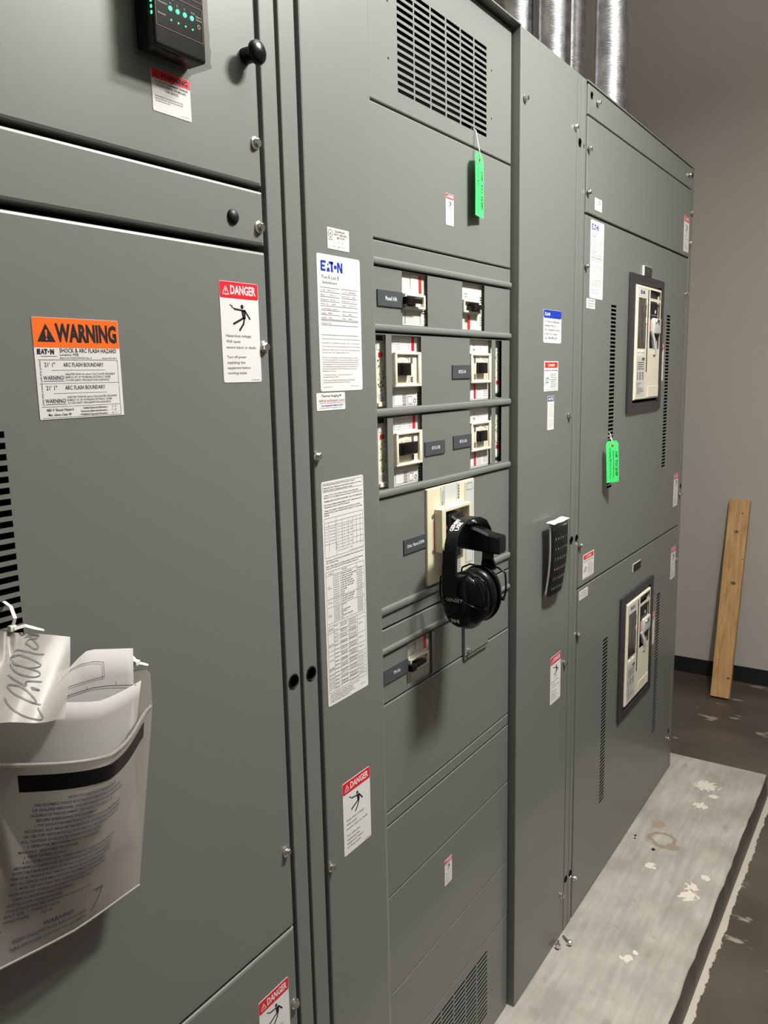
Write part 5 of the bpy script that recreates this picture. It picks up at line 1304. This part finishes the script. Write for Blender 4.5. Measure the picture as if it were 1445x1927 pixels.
# bag tag with pencil script, tied to the door slots
BT = thing('plastic_bag', 'milky plastic bag with cursive pencil writing zip-tied to the door slots', 'bag', (.43, -.02, 1.34))
A_, B_, C__, D_ = Vector((.4209, -.015, 1.3422)), Vector((.4927, -.020, 1.3164)), Vector((.4551, -.060, 1.2476)), Vector((.3831, -.065, 1.2716))
def BG(s_, t_, d=0):
    p = A_*(1-s_)*(1-t_)+B_*s_*(1-t_)+C__*s_*t_+D_*(1-s_)*t_
    gather = max(0, 1-abs(s_-.12)/.35)*max(0, 1-t_/.45)
    p = p+Vector((-.25, -.9, .1)).normalized()*(.006*math.sin(s_*7+t_*4)*(.4+.6*t_)+.006*gather*math.sin(s_*38)+d)
    return p
n1, n2 = 34, 26
mb = MB(); vv = []
for j in range(n2+1):
    for i in range(n1+1):
        s_ = -.55+1.55*i/n1; t_ = j/n2
        if t_ < .35 and s_ < .5:  # pinched neck around the tie
            kq = (1-t_/.35); s2 = s_+(.13-s_)*kq*.75*min(1, (0.5-s_)/.35)
        else: s2 = s_
        vv.append(tuple(BG(s2, t_)))
mb.add(vv, [(j*(n1+1)+i, j*(n1+1)+i+1, (j+1)*(n1+1)+i+1, (j+1)*(n1+1)+i) for j in range(n2) for i in range(n1)])
mb.build('bag_film', M_bag, BT, smooth=True)
strokes = [[(45, 800), (90, 870), (160, 930), (240, 970), (340, 990), (385, 980), (360, 930), (340, 885)],
 [(365, 860), (290, 840), (200, 800), (130, 760), (80, 710), (65, 685), (110, 680), (190, 700), (250, 735), (310, 800), (328, 840), (290, 845)],
 [(70, 585), (120, 625), (190, 665), (250, 695), (250, 655), (320, 650), (385, 650)], [(290, 705), (330, 715), (362, 730), (300, 720)],
 [(85, 485), (110, 530), (160, 570), (240, 600), (320, 610), (370, 590), (365, 560), (300, 535), (215, 510), (140, 490), (100, 450), (100, 415), (160, 400), (250, 420), (330, 455), (385, 490), (350, 515), (280, 525)],
 [(125, 345), (200, 355), (280, 370), (350, 385), (412, 383)], [(345, 225), (270, 240), (235, 265), (270, 310), (330, 335), (357, 320), (340, 280), (300, 240), (270, 215), (225, 205)]]
def smooth_pts(P_):
    o = []
    for i in range(len(P_)-1):
        p0, p1, p2, p3 = P_[max(i-1, 0)], P_[i], P_[i+1], P_[min(i+2, len(P_)-1)]
        for q in range(5):
            t_ = q/5; o.append(tuple(.5*((2*p1[c])+(-p0[c]+p2[c])*t_+(2*p0[c]-5*p1[c]+4*p2[c]-p3[c])*t_*t_+(-p0[c]+3*p1[c]-3*p2[c]+p3[c])*t_**3) for c in (0, 1)))
    return o+[P_[-1]]
i_ = Ink(lambda s_, t_: tuple(BG(s_, t_, .0012)))
for st in strokes: i_.line([(x/655, (y-185)/840) for x, y in smooth_pts(st)], .010)
i_.build('pencil_writing', M_inkg, BT)
def tie(label, pts, tail):
    t_ = thing('cable_tie', label, 'cable tie', pts[0], 'white cable ties')
    MB().strip(pts, (1, 0, 0), .0035, .0012).build('strap', M_tie, t_)
    MB().strip(tail, (0, .3, 1), [.0032]*(len(tail)-1)+[.0018], .0012).build('tail', M_tie, t_)
    x, y, z = pts[0]; MB().rbox(x-.0035, x+.0035, y-.003, y+.003, z-.003, z+.003, .001).build('head', M_tie, t_)
tie('white cable tie through the lowest visible door slot, holding the plastic bag', [(.4330, -.016, 1.3415), (.4345, -.020, 1.352), (.4360, -.012, 1.362), (.4370, .002, 1.3655), (.4370, .026, 1.362)], [(.4330, -.019, 1.3415), (.4430, -.022, 1.3425), (.4530, -.021, 1.3370), (.4640, -.020, 1.3315)])
tie('white cable tie end at the right shoulder of the document pocket', [(.5850, -.0075, 1.2560), (.5850, -.004, 1.2600), (.5850, -.0008, 1.2620)], [(.5850, -.009, 1.2560), (.5900, -.009, 1.2540), (.5975, -.008, 1.2500), (.6010, -.008, 1.2485)])

# ------------------------------------------------------------------ sleeve of number sheets on the middle section right cover
NS = thing('number_marker_book', 'curled black sheets with rows of white numbers in a clear sleeve', 'marker sheets', (1.87, -.02, 1.03))
def NF(u, v, d=0):
    """u 0..1 across, v 0..1 down"""
    p = .026-.012*v+.006*math.sin(math.pi*v)+.008*u*(1-v)*.6+.004*math.sin(math.pi*u)
    x = 1.8010+.1050*u+.010*v*0+.004*v; z = 1.2195-.1870*v-.006*u*0
    return (x, -(p+d), z+.002*math.sin(u*6)*(v < .1))
def surf(f, nu, nv): 
    mb = MB(); return mb.add([f(i/nu, j/nv) for j in range(nv+1) for i in range(nu+1)], [(j*(nu+1)+i, j*(nu+1)+i+1, (j+1)*(nu+1)+i+1, (j+1)*(nu+1)+i) for j in range(nv) for i in range(nu)])
o = surf(lambda u, v: NF(.02+u*.96, v, -.006), 10, 14).build('paper_backing', M_paper, NS, smooth=True); s_ = o.modifiers.new('s', 'SOLIDIFY'); s_.thickness = .004; s_.offset = 0
o = surf(lambda u, v: NF(.03+u*.85, .05+v*.93, .0005), 8, 14).build('number_sheet', M_blkm, NS, smooth=True); s_ = o.modifiers.new('s', 'SOLIDIFY'); s_.thickness = .001
surf(lambda u, v: NF(u*1.02-.01, v*1.01, .003), 10, 14).build('clear_sleeve', M_sleeve, NS, smooth=True)
surf(lambda u, v: (1.801+.105*u, -.012-.022*v, 1.2225+.001*math.sin(u*9)-.003*v), 10, 3).build('folded_top', M_paper, NS, smooth=True)
i_ = Ink(lambda u, v: NF(u, v, .0012))
for r_, row in enumerate(('3478–2', '141774', '7E038F', '4A23508', '7330009', '3A147602')):
    for c_, ch in enumerate(row):
        vs2, fs2 = glyphs(ch, .01); n_ = len(row)
        i_.m.add([i_.f_(.12+.72*(c_+.3)/n_+p[0]*.09, .225+r_*.135-p[1]*.045) for p in vs2], fs2)
i_.build('white_numbers', M_lgrey, NS)

# ------------------------------------------------------------------ conduits above the board
def conduit(label, x, y, r=.057):
    t = thing('steel_conduit', label, 'conduit', (x, y, 2.286), 'steel conduits')
    z1 = R_['z1']
    MB().lathe([(r, 0), (r, z1-2.286)], x, y, 2.286, axis='z', n=48).build('pipe', M_galv, t, smooth=50)
    MB().lathe([(r+.004, 0), (r+.004, .012), (r+.002, .016)], x, y, 2.2862, axis='z', n=24).build('locknut', M_zinc, t, smooth=30)
conduit('steel conduit nearest the left, rising behind the top cap of the middle section', 2.900, .565)
conduit('second steel conduit from the left, overlapping the one behind it', 2.911, .435)
conduit('steel conduit partly hidden behind its left neighbour', 3.148, .468)
conduit('frontmost steel conduit, rightmost over the farthest section', 2.932, .237)

# ------------------------------------------------------------------ leaning plank
PL = thing('wooden_plank', 'short weathered wooden plank leaning against the end wall', 'plank', (4.235, .02, -.10))
a, b = Vector((4.222, 0, -.100)), Vector((4.4915, 0, .893)); d = (b-a).normalized(); nrm = Vector((d.z, 0, -d.x)); th = .038
mb = MB(); yb0, yb1, yt0, yt1 = .0655, -.0250, .0700, -.0310
n = 24; rn = random.Random(2); vs_ = []
for j in range(n+1):
    s_ = j/n; p = a+(b-a)*s_; ya = yb0+(yt0-yb0)*s_; yc = yb1+(yt1-yb1)*s_
    wv = rn.uniform(-.0006, .0006)
    vs_ += [(p.x, ya+wv, p.z), (p.x, yc+wv, p.z), (p.x+nrm.x*th, yc+wv, p.z+nrm.z*th+ (0)), (p.x+nrm.x*th, ya+wv, p.z+nrm.z*th)]
zmin = min(v[2] for v in vs_); vs_ = [(x, y, z-zmin-.1) for x, y, z in vs_]
fs = [(j*4+q, j*4+(q+1) % 4, (j+1)*4+(q+1) % 4, (j+1)*4+q) for j in range(n) for q in range(4)]+[(0, 1, 2, 3), (n*4, n*4+1, n*4+2, n*4+3)]
mb.add(vs_, fs).build('board', M_wood, PL)
i_ = MB()
for s_, yy, r in ((.10, -.012, .008), (.575, .01, .012), (.93, .0, .005), (.70, -.022, .004), (.835, .02, .010)):
    p = a+(b-a)*s_-nrm*.0003+Vector((0, 0, -zmin-.1)); i_.add([(p.x+d.x*r*.8*math.sin(2*math.pi*q/12), yy+r*math.cos(2*math.pi*q/12), p.z+d.z*r*.8*math.sin(2*math.pi*q/12)) for q in range(12)], [tuple(range(12))])
i_.build('knots', mat('dark_knot', (0.13, 0.075, 0.035), .7), PL)

# ------------------------------------------------------------------ loose bolts and debris on the pad
def loose_bolt(label, head, tail):
    h_, t_ = Vector(head), Vector(tail); ax = (h_-t_).normalized(); T = thing('loose_bolt', label, 'bolt', head, 'loose bolts on the pad')
    q = Vector((0, -1, 0)).rotation_difference(ax).to_matrix().to_4x4()
    mb = bolt_mb(0, 0, 0, 0, .2, .0085); M4 = Matrix.Translation(h_) @ q
    mb.v = [tuple(M4 @ Vector(v)) for v in mb.v]; mb.build('head', M_zinc, T)
    pts = [h_.lerp(t_, k_/12) for k_ in range(13)]; MB().tube(pts, [.0030 if k_ % 2 else .0026 for k_ in range(13)], 10).build('shank', M_zinc, T)
loose_bolt('loose steel bolt standing on its head against the middle section foot', (1.9230, -.0140, .0088), (1.9500, -.0050, .0040))
loose_bolt('loose steel bolt lying on the pad, the one farther from the switchboard', (1.9530, -.0360, .0088), (1.9760, -.0090, .0030))
def chip(label, x, y, s_, seed):
    rn = random.Random(seed); mb = MB(); bm = bmesh.new(); bmesh.ops.create_icosphere(bm, subdivisions=2, radius=s_)
    for v in bm.verts: v.co = Vector((v.co.x*rn.uniform(.5, 1.5), v.co.y*rn.uniform(.5, 1.5), max(0, v.co.z*.5+s_*.2)))
    mb.bm(bm, Matrix.Translation((x, y, 0))); tag(mb.build('debris_chip', M_blkm, loc=(x, y, 0)), label, 'debris', 'black chips on the pad')
chip('largest black chip on the pad, at the edge of the ring stain', 2.538, -.105, .006, 1)
chip('small black chip nearest the switchboard foot, left of the ring stain', 2.590, -.030, .004, 2)
chip('small black chip just below its twin left of the ring stain', 2.572, -.034, .003, 3)
